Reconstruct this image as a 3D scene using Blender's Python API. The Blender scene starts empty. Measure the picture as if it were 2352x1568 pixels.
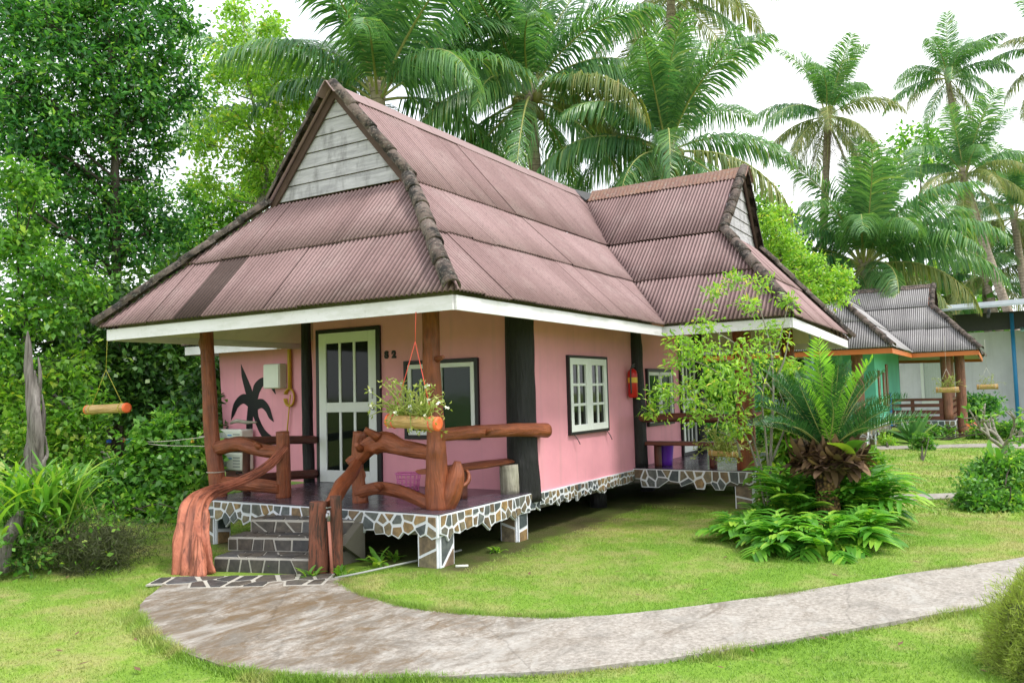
import bpy, math, random
import numpy as np
from mathutils import Vector, Matrix
R = math.radians
PI = math.pi
scene = bpy.context.scene
C = scene.collection
rng = np.random.default_rng(7)
random.seed(7)

# ------------------------------------------------------------------ camera
F_, PITCH, ROLL, YAW = 1882.0, 0.06205, -0.02581, 0.53929
CAM = np.array([-6.38052, -4.68269, 1.65])
PW, PH = 2352.0, 1568.0
fw = np.array([math.cos(YAW)*math.cos(PITCH), math.sin(YAW)*math.cos(PITCH), math.sin(PITCH)])
_r0 = np.array([math.sin(YAW), -math.cos(YAW), 0.0]); _u0 = np.cross(_r0, fw)
cr = math.cos(ROLL)*_r0 + math.sin(ROLL)*_u0
cu = -math.sin(ROLL)*_r0 + math.cos(ROLL)*_u0
cam_d = bpy.data.cameras.new("camera"); cam = bpy.data.objects.new("camera", cam_d); C.objects.link(cam)
M = Matrix.Identity(4)
for i in range(3):
    M[i][0], M[i][1], M[i][2], M[i][3] = cr[i], cu[i], -fw[i], CAM[i]
cam.matrix_world = M
cam_d.sensor_width = 36.0; cam_d.sensor_fit = 'HORIZONTAL'; cam_d.lens = 36.0*F_/PW
cam_d.clip_start = 0.05; cam_d.clip_end = 2000
scene.camera = cam

def at(px, py, depth):
    """a point in the world seen in direction (px, py) at a distance along the view axis"""
    return CAM + (fw*F_ + cr*(px-PW/2) + cu*(PH/2-py))/F_*depth

# ------------------------------------------------------------------ materials
class NT:
    def __init__(s, name):
        s.m = bpy.data.materials.new(name); s.m.use_nodes = True
        s.t = s.m.node_tree; s.t.nodes.clear()
        s.out = s.n('ShaderNodeOutputMaterial')
    def n(s, typ, **kw):
        nd = s.t.nodes.new(typ)
        for k, v in kw.items(): setattr(nd, k, v)
        return nd
    def l(s, a, b): s.t.links.new(a, b)
    def coord(s, kind='Object', scale=(1,1,1)):
        tc = s.n('ShaderNodeTexCoord'); mp = s.n('ShaderNodeMapping')
        mp.inputs['Scale'].default_value = scale
        s.l(tc.outputs[kind], mp.inputs['Vector']); return mp.outputs['Vector']
    def noise(s, vec, scale, detail=4, rough=.6, dist=0.0):
        nd = s.n('ShaderNodeTexNoise'); nd.inputs['Scale'].default_value = scale
        nd.inputs['Detail'].default_value = detail; nd.inputs['Roughness'].default_value = rough
        nd.inputs['Distortion'].default_value = dist
        if vec is not None: s.l(vec, nd.inputs['Vector'])
        return nd.outputs['Fac']
    def ramp(s, fac, stops):
        nd = s.n('ShaderNodeValToRGB'); el = nd.color_ramp.elements
        while len(el) < len(stops): el.new(0.5)
        for e, (p, c) in zip(el, stops):
            e.position = p; e.color = (c[0], c[1], c[2], 1) if not isinstance(c, (int, float)) else (c, c, c, 1)
        s.l(fac, nd.inputs['Fac']); return nd.outputs['Color']
    def mix(s, fac, a, b, mode='MIX'):
        nd = s.n('ShaderNodeMix', data_type='RGBA', blend_type=mode)
        def put(v, i):
            if hasattr(v, 'node'): s.l(v, i)
            elif isinstance(v, (int, float)): i.default_value = v
            else: i.default_value = (v[0], v[1], v[2], 1)
        put(fac, nd.inputs[0]); put(a, nd.inputs[6]); put(b, nd.inputs[7]); return nd.outputs[2]
    def math(s, op, a, b=0.0, c=None):
        nd = s.n('ShaderNodeMath', operation=op)
        for v, i in ((a, 0), (b, 1), (c, 2)):
            if v is None: continue
            if hasattr(v, 'node'): s.l(v, nd.inputs[i])
            else: nd.inputs[i].default_value = v
        return nd.outputs[0]
    def island(s):
        return s.n('ShaderNodeNewGeometry').outputs['Random Per Island']
    def bsdf(s, col, rough=.6, bump=None, bstr=.3, bdist=.01, spec=.5, metal=0.0):
        b = s.n('ShaderNodeBsdfPrincipled')
        if hasattr(col, 'node'): s.l(col, b.inputs['Base Color'])
        else: b.inputs['Base Color'].default_value = (*col, 1)
        if hasattr(rough, 'node'): s.l(rough, b.inputs['Roughness'])
        else: b.inputs['Roughness'].default_value = rough
        b.inputs['Specular IOR Level'].default_value = spec
        b.inputs['Metallic'].default_value = metal
        if bump is not None:
            bp = s.n('ShaderNodeBump'); bp.inputs['Strength'].default_value = bstr; bp.inputs['Distance'].default_value = bdist
            s.l(bump, bp.inputs['Height']); s.l(bp.outputs['Normal'], b.inputs['Normal'])
        return b.outputs['BSDF']
    def done(s, sh):
        s.l(sh, s.out.inputs['Surface']); return s.m

def plain(name, col, rough=.6, var=.12, scale=9, bstr=.15, spec=.4, metal=0.0):
    t = NT(name); v = t.coord()
    n1 = t.noise(v, scale, 5)
    c = t.mix(n1, tuple(x*(1-var) for x in col), tuple(min(1, x*(1+var)) for x in col))
    return t.done(t.bsdf(c, rough, t.noise(v, scale*6, 3), bstr, .006, spec, metal))

def paint_wall(name, col, dirt):
    t = NT(name); v = t.coord()
    big = t.noise(v, 1.1, 4); fine = t.noise(v, 16, 4); st = t.noise(t.coord('Object', (9, 9, .5)), 1.0, 4)
    c = t.mix(t.ramp(big, [(.35, 0), (.7, 1)]), tuple(x*.88 for x in col), tuple(min(1, x*1.05) for x in col))
    c = t.mix(t.math('MULTIPLY', t.ramp(st, [(.52, 0), (.75, 1)]), .22), c, dirt)
    c = t.mix(t.math('MULTIPLY', t.ramp(fine, [(.6, 0), (.75, 1)]), .05), c, (.9, .8, .8))
    return t.done(t.bsdf(c, .62, t.math('ADD', t.noise(v, 5, 4), t.math('MULTIPLY', fine, .4)), .25, .012, .35))

def leaf_mat(name, stops, trans=.35, rough=.42, big=None, spec=.5, k=1.0):
    """leaf colours by leaf, with light shining through"""
    t = NT(name)
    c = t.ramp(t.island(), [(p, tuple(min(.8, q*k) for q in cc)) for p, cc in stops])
    if big:
        nz = t.noise(t.coord(), big, 2); c = t.mix(t.ramp(nz, [(.38, 0), (.66, 1)]), t.mix(1.0, c, (.78, .86, .9), 'MULTIPLY'), t.mix(1.0, c, (1.25, 1.12, .85), 'MULTIPLY'))
    b = t.bsdf(c, rough, spec=spec)
    tr = t.n('ShaderNodeBsdfTranslucent'); t.l(t.mix(1.0, c, (1.25, 1.35, .6), 'MULTIPLY'), tr.inputs['Color'])
    mx = t.n('ShaderNodeMixShader'); mx.inputs[0].default_value = trans
    t.l(b, mx.inputs[1]); t.l(tr.outputs[0], mx.inputs[2])
    return t.done(mx.outputs[0])

def wood_paint(name, cols, wear=.25, wearcol=(.16, .09, .06), gloss=.42):
    t = NT(name)
    uv = t.coord('UV', (26, 3.2, 1)); uv2 = t.coord('UV', (9, 1.4, 1)); ob = t.coord()
    g = t.noise(uv, 1.0, 5, .65, .6); g2 = t.noise(uv2, 1.0, 4, .6, .8); n = t.noise(ob, 6, 4)
    c = t.ramp(n, [(.3, cols[0]), (.55, cols[1]), (.8, cols[2])])
    c = t.mix(t.math('MULTIPLY', t.ramp(g, [(.50, 0), (.62, 1)]), wear), c, wearcol)
    c = t.mix(t.math('MULTIPLY', t.ramp(g2, [(.34, 1), (.46, 0)]), wear*.7), c, wearcol)
    h = t.math('ADD', t.math('MULTIPLY', g, -.9), g2)
    return t.done(t.bsdf(c, t.math('MULTIPLY_ADD', n, .25, gloss-.1), h, .9, .035, .45))

def corrugated_mat(name, c0, c1, dark, wash):
    t = NT(name); ob = t.coord()
    isl = t.island()
    c = t.mix(isl, c0, c1)
    n = t.noise(ob, 2.2, 6, .7); fine = t.noise(ob, 34, 4, .7)
    c = t.mix(t.math('MULTIPLY', t.ramp(n, [(.5, 0), (.68, 1)]), .5), c, wash)
    c = t.mix(t.math('MULTIPLY', t.ramp(fine, [(.52, 0), (.72, 1)]), .45), c, dark)
    # soot and painted-in shade down the troughs, so the waves show (UV: x across in waves, y along the slope)
    uvn = t.n('ShaderNodeTexCoord'); sp = t.n('ShaderNodeSeparateXYZ'); t.l(uvn.outputs['UV'], sp.inputs[0])
    tro = t.math('COSINE', t.math('MULTIPLY', sp.outputs['X'], 2*PI))
    st = t.noise(t.coord('UV', (.35, .5, 1)), 1.0, 5, .7)
    f = t.math('MULTIPLY', t.ramp(t.math('MULTIPLY_ADD', tro, -.42, st), [(.20, 0), (.84, 1)]), .85)
    c = t.mix(f, c, dark)
    return t.done(t.bsdf(c, .72, fine, .3, .004, .3))

MAT = {}
def m_init():
    m = MAT
    m['pink'] = paint_wall('pink_wall_paint', (.80, .345, .42), (.40, .26, .24))
    m['green'] = paint_wall('green_wall_paint', (.17, .66, .48), (.09, .34, .26))
    m['grey_wall'] = paint_wall('grey_wall_paint', (.70, .69, .78), (.30, .30, .31))
    m['cream'] = paint_wall('cream_soffit_paint', (.66, .61, .47), (.35, .32, .22))
    m['white'] = plain('white_gloss_paint', (.76, .79, .78), .4, .05)
    t = NT('white_fascia_paint'); ob = t.coord(); uvn = t.noise(t.coord('Object', (2.5, 2.5, 9)), 1.0, 5)
    c = t.mix(t.math('MULTIPLY', t.ramp(uvn, [(.48, 0), (.7, 1)]), .45), (.74, .71, .76), (.42, .43, .36))
    c = t.mix(t.math('MULTIPLY', t.ramp(t.noise(ob, 26, 3), [(.6, 0), (.75, 1)]), .3), c, (.34, .33, .27))
    m['fascia'] = t.done(t.bsdf(c, .5, uvn, .15, .006))
    m['orange'] = plain('orange_fascia_paint', (.55, .16, .04), .5, .12)
    m['black'] = wood_paint('black_bark_paint', [(.008, .008, .009), (.014, .014, .015), (.026, .025, .025)], .6, (.004, .004, .004), .6)
    m['black_trim'] = plain('black_trim_paint', (.012, .012, .014), .4, .3, 14)
    m['wood'] = wood_paint('red_brown_log_paint', [(.20, .052, .020), (.28, .078, .030), (.36, .11, .046)], .36, (.06, .02, .012))
    m['wood_dark'] = wood_paint('dark_red_brown_wood', [(.10, .032, .02), (.14, .042, .026), (.19, .062, .036)], .5, (.05, .025, .02))
    m['root'] = wood_paint('faded_red_root_wood', [(.32, .092, .05), (.45, .15, .085), (.52, .20, .12)], .85, (.09, .026, .015), .6)
    m['old_wood'] = wood_paint('weathered_post_wood', [(.14, .055, .032), (.22, .072, .04), (.24, .13, .085)], .95, (.04, .026, .018), .75)
    m['grey_log'] = wood_paint('pale_grey_log_bark', [(.26, .24, .19), (.38, .36, .29), (.46, .43, .36)], .5, (.16, .14, .10), .8)
    m['house_post'] = wood_paint('brown_round_post', [(.17, .068, .04), (.24, .095, .055), (.29, .13, .08)], .4, (.09, .04, .028))
    m['roof_pink'] = corrugated_mat('dusty_red_corrugated_sheet', (.24, .15, .148), (.315, .208, .207), (.062, .036, .035), (.36, .27, .26))
    m['roof_stain'] = corrugated_mat('mossy_dark_corrugated_sheet', (.055, .034, .03), (.075, .046, .04), (.018, .013, .012), (.13, .09, .08))
    m['roof_grey'] = corrugated_mat('grey_corrugated_sheet', (.30, .285, .295), (.38, .365, .375), (.06, .056, .057), (.46, .44, .43))
    t = NT('lichened_ridge_tile'); ob = t.coord(); n = t.noise(ob, 7, 6, .72); n2 = t.noise(ob, 30, 4, .7)
    c = t.mix(t.island(), (.12, .088, .078), (.19, .15, .135))
    c = t.mix(t.ramp(n, [(.44, 0), (.58, 1)]), c, (.03, .027, .026))
    c = t.mix(t.math('MULTIPLY', t.ramp(n2, [(.56, 0), (.66, 1)]), .8), c, (.24, .225, .20))
    m['cap'] = t.done(t.bsdf(c, .85, n2, .6, .01, .2))
    t = NT('rust_lichen_ridge_sheet'); ob = t.coord(); n = t.noise(ob, 4.5, 6, .72); n2 = t.noise(ob, 22, 4, .7)
    c = t.mix(t.ramp(n, [(.4, 0), (.62, 1)]), (.20, .115, .10), (.23, .13, .095))
    c = t.mix(t.math('MULTIPLY', t.ramp(n2, [(.5, 0), (.66, 1)]), .7), c, (.25, .23, .20))
    m['cap_rust'] = t.done(t.bsdf(c, .85, n2, .4, .008, .2))
    m['cap_smooth'] = plain('dusty_red_ridge_sheet', (.27, .185, .185), .65, .12, 5)
    t = NT('weathered_grey_board'); ob = t.coord('Object', (3, 1.2, 14)); g = t.noise(ob, 2.0, 6, .7, .8); st = t.noise(t.coord('Object', (3, 3, 1.2)), 1.6, 5, .65)
    c = t.mix(t.ramp(g, [(.3, 0), (.65, 1)]), (.28, .27, .295), (.50, .48, .515))
    c = t.mix(t.math('MULTIPLY', t.ramp(st, [(.5, 0), (.72, 1)]), .75), c, (.075, .07, .066))
    m['board'] = t.done(t.bsdf(c, .8, g, .4, .006, .2))
    m['rake'] = plain('dark_brown_rake_board', (.085, .05, .04), .8, .4, 12, .4)
    m['orange_board'] = plain('orange_gable_board', (.55, .16, .06), .6, .2)
    m['grout'] = plain('white_painted_grout', (.72, .74, .79), .7, .08, 20, .3)
    t = NT('cut_stone'); ob = t.coord(); n = t.noise(ob, 14, 5, .65)
    c = t.ramp(t.island(), [(0, (.06, .08, .095)), (.25, (.12, .135, .14)), (.45, (.17, .15, .11)), (.65, (.25, .20, .12)), (.8, (.15, .105, .075)), (1, (.33, .22, .10))])
    c = t.mix(t.ramp(n, [(.35, 0), (.7, 1)]), t.mix(1.0, c, (.6, .6, .62), 'MULTIPLY'), t.mix(1.0, c, (1.35, 1.3, 1.2), 'MULTIPLY'))
    m['stone'] = t.done(t.bsdf(c, .5, n, .5, .01, .5))
    t = NT('dark_cut_stone'); ob = t.coord(); n = t.noise(ob, 14, 5, .65)
    c = t.ramp(t.island(), [(0, (.05, .05, .055)), (.4, (.07, .065, .06)), (.7, (.10, .085, .07)), (1, (.075, .08, .09))])
    c = t.mix(t.ramp(n, [(.35, 0), (.7, 1)]), t.mix(1.0, c, (.6, .6, .6), 'MULTIPLY'), t.mix(1.0, c, (1.4, 1.3, 1.2), 'MULTIPLY'))
    m['stone_dark'] = t.done(t.bsdf(c, .55, n, .5, .01, .5))
    m['grout_dirty'] = plain('dirty_grout', (.42, .395, .35), .85, .3, 9, .5)
    t = NT('dark_glossy_floor_tile'); ob = t.coord(); br = t.n('ShaderNodeTexBrick'); t.l(ob, br.inputs['Vector'])
    br.inputs['Scale'].default_value = 1.0; br.inputs['Brick Width'].default_value = .30; br.inputs['Row Height'].default_value = .30
    br.inputs['Mortar Size'].default_value = .004; br.offset = 0
    br.inputs['Color1'].default_value = (.075, .055, .075, 1); br.inputs['Color2'].default_value = (.055, .045, .065, 1); br.inputs['Mortar'].default_value = (.16, .15, .17, 1)
    m['tile'] = t.done(t.bsdf(br.outputs['Color'], t.math('MULTIPLY_ADD', t.noise(ob, 5, 3), .25, .12), spec=.5))
    m['concrete'] = plain('old_concrete', (.12, .11, .085), .85, .3, 5, .5)
    t = NT('dark_window_glass'); m['glass'] = t.done(t.bsdf((.006, .010, .008), .06, t.noise(t.coord(), 3, 2), .08, .01, .22))
    t = NT('green_tinted_glass'); m['glass_green'] = t.done(t.bsdf((.010, .028, .02), .06, t.noise(t.coord(), 3, 2), .08, .01, .28))
    m['steel'] = plain('dull_steel', (.35, .35, .36), .35, .1, metal=.8)
    m['dark_metal'] = plain('dark_metal', (.05, .05, .055), .4, .2)
    m['red'] = plain('red_enamel', (.55, .02, .018), .3, .08)
    m['yellow'] = plain('yellow_label', (.75, .5, .05), .5, .05)
    m['white_plastic'] = plain('off_white_plastic', (.68, .70, .62), .45, .06)
    m['grille'] = plain('grey_grille', (.28, .29, .28), .5, .15)
    m['yellow_pipe'] = plain('yellow_conduit', (.52, .33, .03), .5, .15)
    m['pink_plastic'] = plain('pink_plastic', (.75, .20, .45), .4, .08)
    m['purple_plastic'] = plain('purple_plastic', (.14, .03, .42), .35, .08)
    m['blue_plastic'] = plain('blue_plastic', (.03, .10, .50), .4, .08)
    m['teal_plastic'] = plain('teal_plastic', (.02, .35, .30), .4, .08)
    m['blue_paint'] = plain('blue_pipe_paint', (.04, .26, .62), .4, .1)
    m['pale_blue'] = plain('pale_blue_pipe', (.35, .58, .62), .45, .1)
    m['teal_cloth'] = plain('turquoise_paint', (.12, .62, .62), .5, .08)
    m['pvc'] = plain('grey_pvc_pipe', (.32, .34, .32), .5, .15)
    m['pink_pipe'] = plain('painted_pink_pipe', (.45, .17, .12), .5, .2)
    m['bamboo'] = wood_paint('tan_bamboo', [(.42, .25, .08), (.52, .33, .12), (.60, .42, .19)], .35, (.25, .14, .05))
    m['bamboo_end'] = plain('orange_painted_end', (.85, .16, .05), .5, .1)
    m['red_string'] = plain('red_string', (.75, .10, .06), .6, .1)
    m['yellow_string'] = plain('yellow_green_string', (.45, .42, .06), .7, .1)
    m['line'] = plain('pale_cord', (.55, .53, .45), .7, .1)
    m['thin_metal_roof'] = plain('pale_metal_roof', (.45, .50, .56), .35, .08, metal=.4)
    m['curtain'] = plain('pale_curtain', (.55, .60, .60), .7, .06)
    # bark
    for nm, c0, c1, sc in (('bark_dark', (.045, .038, .03), (.10, .085, .068), 9), ('bark_pale', (.17, .16, .125), (.36, .34, .28), 12), ('bark_dead', (.07, .06, .055), (.30, .275, .26), 6)):
        t = NT(nm); n = t.noise(t.coord('Object', (1, 1, .25) if nm != 'bark_dead' else (2.2, 2.2, .18)), sc, 6, .7, .5)
        m[nm] = t.done(t.bsdf(t.mix(t.ramp(n, [(.35, 0), (.65, 1)]), c0, c1), .9, n, .9, .03, .2))
    t = NT('palm_trunk_bark'); tc = t.n('ShaderNodeTexCoord'); sp = t.n('ShaderNodeSeparateXYZ'); t.l(tc.outputs['UV'], sp.inputs[0])
    rg = t.math('FRACT', t.math('MULTIPLY', t.math('ADD', sp.outputs['Y'], t.math('MULTIPLY', t.noise(t.coord(), 4, 2), .06)), 7.0))
    n = t.noise(t.coord(), 9, 4)
    c = t.mix(t.ramp(n, [(.35, 0), (.65, 1)]), (.24, .19, .14), (.40, .34, .27)); c = t.mix(t.ramp(rg, [(.0, 1), (.18, 0)]), c, (.10, .08, .06))
    m['palm_bark'] = t.done(t.bsdf(c, .85, rg, .5, .02, .2))
    t = NT('scaly_cycad_bark'); vo = t.n('ShaderNodeTexVoronoi'); vo.inputs['Scale'].default_value = 1; t.l(t.coord('Object', (26, 26, 20)), vo.inputs['Vector'])
    c = t.ramp(vo.outputs['Distance'], [(.1, (.40, .27, .10)), (.45, (.20, .12, .05)), (.7, (.04, .028, .018))])
    m['cycad_bark'] = t.done(t.bsdf(c, .85, t.math('SUBTRACT', 1.0, vo.outputs['Distance']), .9, .03, .2))
    # foliage
    m['leaf_dark'] = leaf_mat('dark_glossy_leaves', [(0, (.015, .058, .020)), (.5, (.030, .10, .030)), (.85, (.058, .16, .038)), (1, (.13, .23, .045))], .5, .36, .9, k=2.25)
    m['leaf_mid'] = leaf_mat('mid_green_leaves', [(0, (.032, .095, .018)), (.5, (.06, .155, .026)), (.85, (.10, .225, .036)), (1, (.22, .32, .05))], .47, .4, .8, k=1.95)
    m['leaf_light'] = leaf_mat('light_green_leaves', [(0, (.07, .17, .022)), (.5, (.12, .26, .032)), (.85, (.19, .34, .045)), (1, (.32, .36, .06))], .5, .42, .8, k=1.4)
    m['leaf_lime'] = leaf_mat('lime_green_leaves', [(0, (.10, .20, .03)), (.5, (.17, .30, .042)), (.9, (.26, .40, .06)), (1, (.42, .36, .07))], .45, .42, k=1.75)
    m['leaf_shade'] = leaf_mat('shaded_thicket_leaves', [(0, (.02, .06, .016)), (.5, (.038, .10, .024)), (.85, (.07, .16, .032)), (1, (.13, .22, .04))], .35, .36, .9, k=1.45)  # darker leaf tone puts the thicket's deep shade into the colour
    m['fern'] = leaf_mat('bright_fern_leaves', [(0, (.045, .15, .022)), (.5, (.085, .23, .03)), (.85, (.15, .31, .04)), (1, (.28, .40, .05))], .45, .34, k=1.6)
    m['strap'] = leaf_mat('strap_fern_leaves', [(0, (.05, .14, .02)), (.5, (.09, .22, .03)), (.85, (.16, .30, .04)), (1, (.26, .36, .04))], .42, .36, k=1.5)
    m['frond'] = leaf_mat('coconut_frond_green', [(0, (.036, .10, .046)), (.5, (.066, .155, .064)), (.85, (.11, .215, .08)), (1, (.19, .25, .085))], .4, .34, .35, .6, k=1.7)
    m['frond_old'] = leaf_mat('yellowing_frond', [(0, (.09, .15, .05)), (.5, (.16, .20, .06)), (.85, (.24, .25, .08)), (1, (.34, .28, .10))], .35, .42, k=1.25)
    m['frond_dead'] = leaf_mat('dead_brown_frond', [(0, (.14, .10, .065)), (.6, (.22, .165, .11)), (1, (.30, .24, .17))], .2, .8)
    m['rachis'] = plain('frond_midrib', (.30, .32, .10), .5, .2)
    m['cycad'] = leaf_mat('dark_cycad_leaves', [(0, (.016, .062, .024)), (.6, (.032, .105, .035)), (1, (.06, .16, .05))], .25, .26, None, .7, k=1.3)
    m['cycad_new'] = leaf_mat('fresh_cycad_leaves', [(0, (.12, .26, .03)), (.6, (.18, .36, .04)), (1, (.26, .44, .06))], .45, .35, k=1.7)
    m['dry_leaf'] = leaf_mat('dry_brown_leaves', [(0, (.055, .032, .018)), (.5, (.13, .075, .04)), (1, (.26, .16, .08))], .15, .8)
    m['dry_grass'] = leaf_mat('dry_wiry_stems', [(0, (.20, .21, .07)), (.5, (.34, .42, .10)), (1, (.48, .58, .14))], .5, .7)
    m['dark_wiry'] = leaf_mat('dark_wiry_stems', [(0, (.03, .035, .015)), (.5, (.06, .075, .025)), (1, (.10, .13, .04))], .25, .7)
    m['petal'] = leaf_mat('white_petals', [(0, (.75, .74, .70)), (1, (.85, .82, .82))], .3, .5)
    m['orchid'] = leaf_mat('yellow_green_stems', [(0, (.22, .30, .05)), (.6, (.34, .42, .09)), (1, (.46, .46, .16))], .35, .45)
    m['petal_pink'] = leaf_mat('coral_petals', [(0, (.7, .15, .10)), (1, (.8, .25, .18))], .3, .5)
    m['coconut'] = plain('coconut_husk', (.20, .20, .05), .5, .3)
    # lawn: the same patch pattern colours the soil sheet and the blades on it
    def lawn(name, blades):
        t = NT(name); v = t.coord()
        a = t.noise(v, .55, 5, .62, .4); b = t.noise(v, 2.6, 5, .65, .3); f = t.noise(v, 38, 4, .7); big = t.noise(v, .16, 3)
        g = t.mix(t.ramp(a, [(.36, 0), (.64, 1)]), (.205, .375, .045), (.32, .465, .075))
        dryf = t.ramp(t.math('ADD', t.math('MULTIPLY', b, .6), t.math('MULTIPLY', a, .45)), [(.49, 0), (.615, 1)])
        c = t.mix(t.math('MULTIPLY', dryf, .62), g, (.52, .44, .22))
        c = t.mix(t.math('MULTIPLY', t.ramp(big, [(.5, 0), (.68, 1)]), .35), c, (.17, .40, .035))
        if blades:
            c = t.mix(t.math('MULTIPLY', t.island(), .55), t.mix(1.0, c, (.62, .66, .6), 'MULTIPLY'), t.mix(1.0, c, (1.6, 1.5, 1.3), 'MULTIPLY'))
            bs = t.bsdf(c, .55); tr = t.n('ShaderNodeBsdfTranslucent'); t.l(c, tr.inputs['Color'])
            mx = t.n('ShaderNodeMixShader'); mx.inputs[0].default_value = .3; t.l(bs, mx.inputs[1]); t.l(tr.outputs[0], mx.inputs[2])
            return t.done(mx.outputs[0])
        c = t.mix(1.0, c, (.80, .78, .78), 'MULTIPLY')
        # bare earth under the raised floors, its colour blackened to stand for shade
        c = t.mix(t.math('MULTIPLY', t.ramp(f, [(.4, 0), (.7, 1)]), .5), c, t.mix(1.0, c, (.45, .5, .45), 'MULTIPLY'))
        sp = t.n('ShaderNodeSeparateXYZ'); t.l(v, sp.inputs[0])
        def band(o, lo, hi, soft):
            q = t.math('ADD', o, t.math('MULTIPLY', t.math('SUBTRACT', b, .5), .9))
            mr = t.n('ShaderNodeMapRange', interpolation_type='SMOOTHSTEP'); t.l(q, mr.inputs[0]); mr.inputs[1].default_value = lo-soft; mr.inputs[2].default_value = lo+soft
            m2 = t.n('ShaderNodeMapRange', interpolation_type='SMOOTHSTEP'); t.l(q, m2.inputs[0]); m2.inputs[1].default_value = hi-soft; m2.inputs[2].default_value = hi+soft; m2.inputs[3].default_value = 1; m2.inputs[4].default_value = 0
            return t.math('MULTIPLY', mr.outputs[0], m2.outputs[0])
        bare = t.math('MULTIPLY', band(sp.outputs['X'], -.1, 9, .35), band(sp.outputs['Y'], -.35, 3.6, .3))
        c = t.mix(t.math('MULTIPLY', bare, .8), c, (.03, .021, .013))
        return t.done(t.bsdf(c, .9, f, .8, .02, .15))
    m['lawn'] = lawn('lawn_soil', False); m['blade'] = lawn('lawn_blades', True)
    t = NT('stained_concrete_path'); v = t.coord(); tc = t.n('ShaderNodeTexCoord'); mp = t.n('ShaderNodeMapping'); mp.inputs['Rotation'].default_value = (0, 0, R(52)); mp.inputs['Scale'].default_value = (1.0, 2.3, 1)
    t.l(tc.outputs['Object'], mp.inputs['Vector']); sv = mp.outputs['Vector']
    s1 = t.noise(sv, .9, 9, .72, 1.4); s2 = t.noise(sv, 2.2, 9, .74, .9); f = t.noise(v, 30, 4, .7)
    sp = t.n('ShaderNodeSeparateXYZ'); t.l(v, sp.inputs[0])
    # the stain is worst at the foot of the steps and fades along the path
    dist = t.math('SQRT', t.math('ADD', t.math('POWER', t.math('ADD', sp.outputs['X'], 1.9), 2), t.math('POWER', t.math('SUBTRACT', sp.outputs['Y'], .3), 2)))
    mr = t.n('ShaderNodeMapRange'); t.l(dist, mr.inputs[0]); mr.inputs[1].default_value = .6; mr.inputs[2].default_value = 3.2; mr.inputs[3].default_value = .115; mr.inputs[4].default_value = -.06
    c = t.ramp(f, [(.32, (.215, .192, .166)), (.5, (.325, .296, .264)), (.68, (.43, .397, .36))])
    c = t.mix(t.math('MULTIPLY', t.ramp(t.math('ADD', s1, mr.outputs[0]), [(.50, 0), (.64, 1)]), .75), c, (.13, .10, .07))
    c = t.mix(t.math('MULTIPLY', t.ramp(t.math('ADD', s2, mr.outputs[0]), [(.55, 0), (.70, 1)]), .75), c, (.135, .082, .035))
    c = t.mix(t.math('MULTIPLY', t.ramp(t.noise(v, 3.2, 10, .75), [(.38, 1), (.52, 0)]), .45), c, (.15, .14, .125))
    c = t.mix(t.math('MULTIPLY', t.ramp(t.noise(v, 90, 2, .6), [(.60, 0), (.68, 1)]), .4), c, (.08, .07, .06))
    c = t.mix(t.math('MULTIPLY', t.ramp(t.noise(sv, 1.5, 9, .7, 1.0), [(.52, 0), (.66, 1)]), .5), c, (.43, .415, .39))
    vo = t.n('ShaderNodeTexVoronoi', feature='DISTANCE_TO_EDGE'); vo.inputs['Scale'].default_value = .42
    wv = t.n('ShaderNodeMix', data_type='VECTOR'); wv.inputs[0].default_value = .12; nv = t.n('ShaderNodeTexNoise'); nv.inputs['Scale'].default_value = 3.0; nv.inputs['Detail'].default_value = 6; t.l(v, nv.inputs['Vector']); t.l(v, wv.inputs[4]); t.l(nv.outputs['Color'], wv.inputs[5]); t.l(wv.outputs[1], vo.inputs['Vector'])
    crack = t.ramp(vo.outputs['Distance'], [(.0, 1), (.0045, 0)]); c = t.mix(t.math('MULTIPLY', crack, .3), c, (.05, .042, .035))
    br = t.noise(t.coord('Object', (70, 8, 1)), 1.0, 3)
    m['path'] = t.done(t.bsdf(c, .85, t.math('ADD', f, br), .5, .008, .25))
m_init()

# ------------------------------------------------------------------ mesh builder
def V(*a): return np.array(a, float)
def unit(v): v = np.asarray(v, float); return v/(np.linalg.norm(v)+1e-12)

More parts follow.
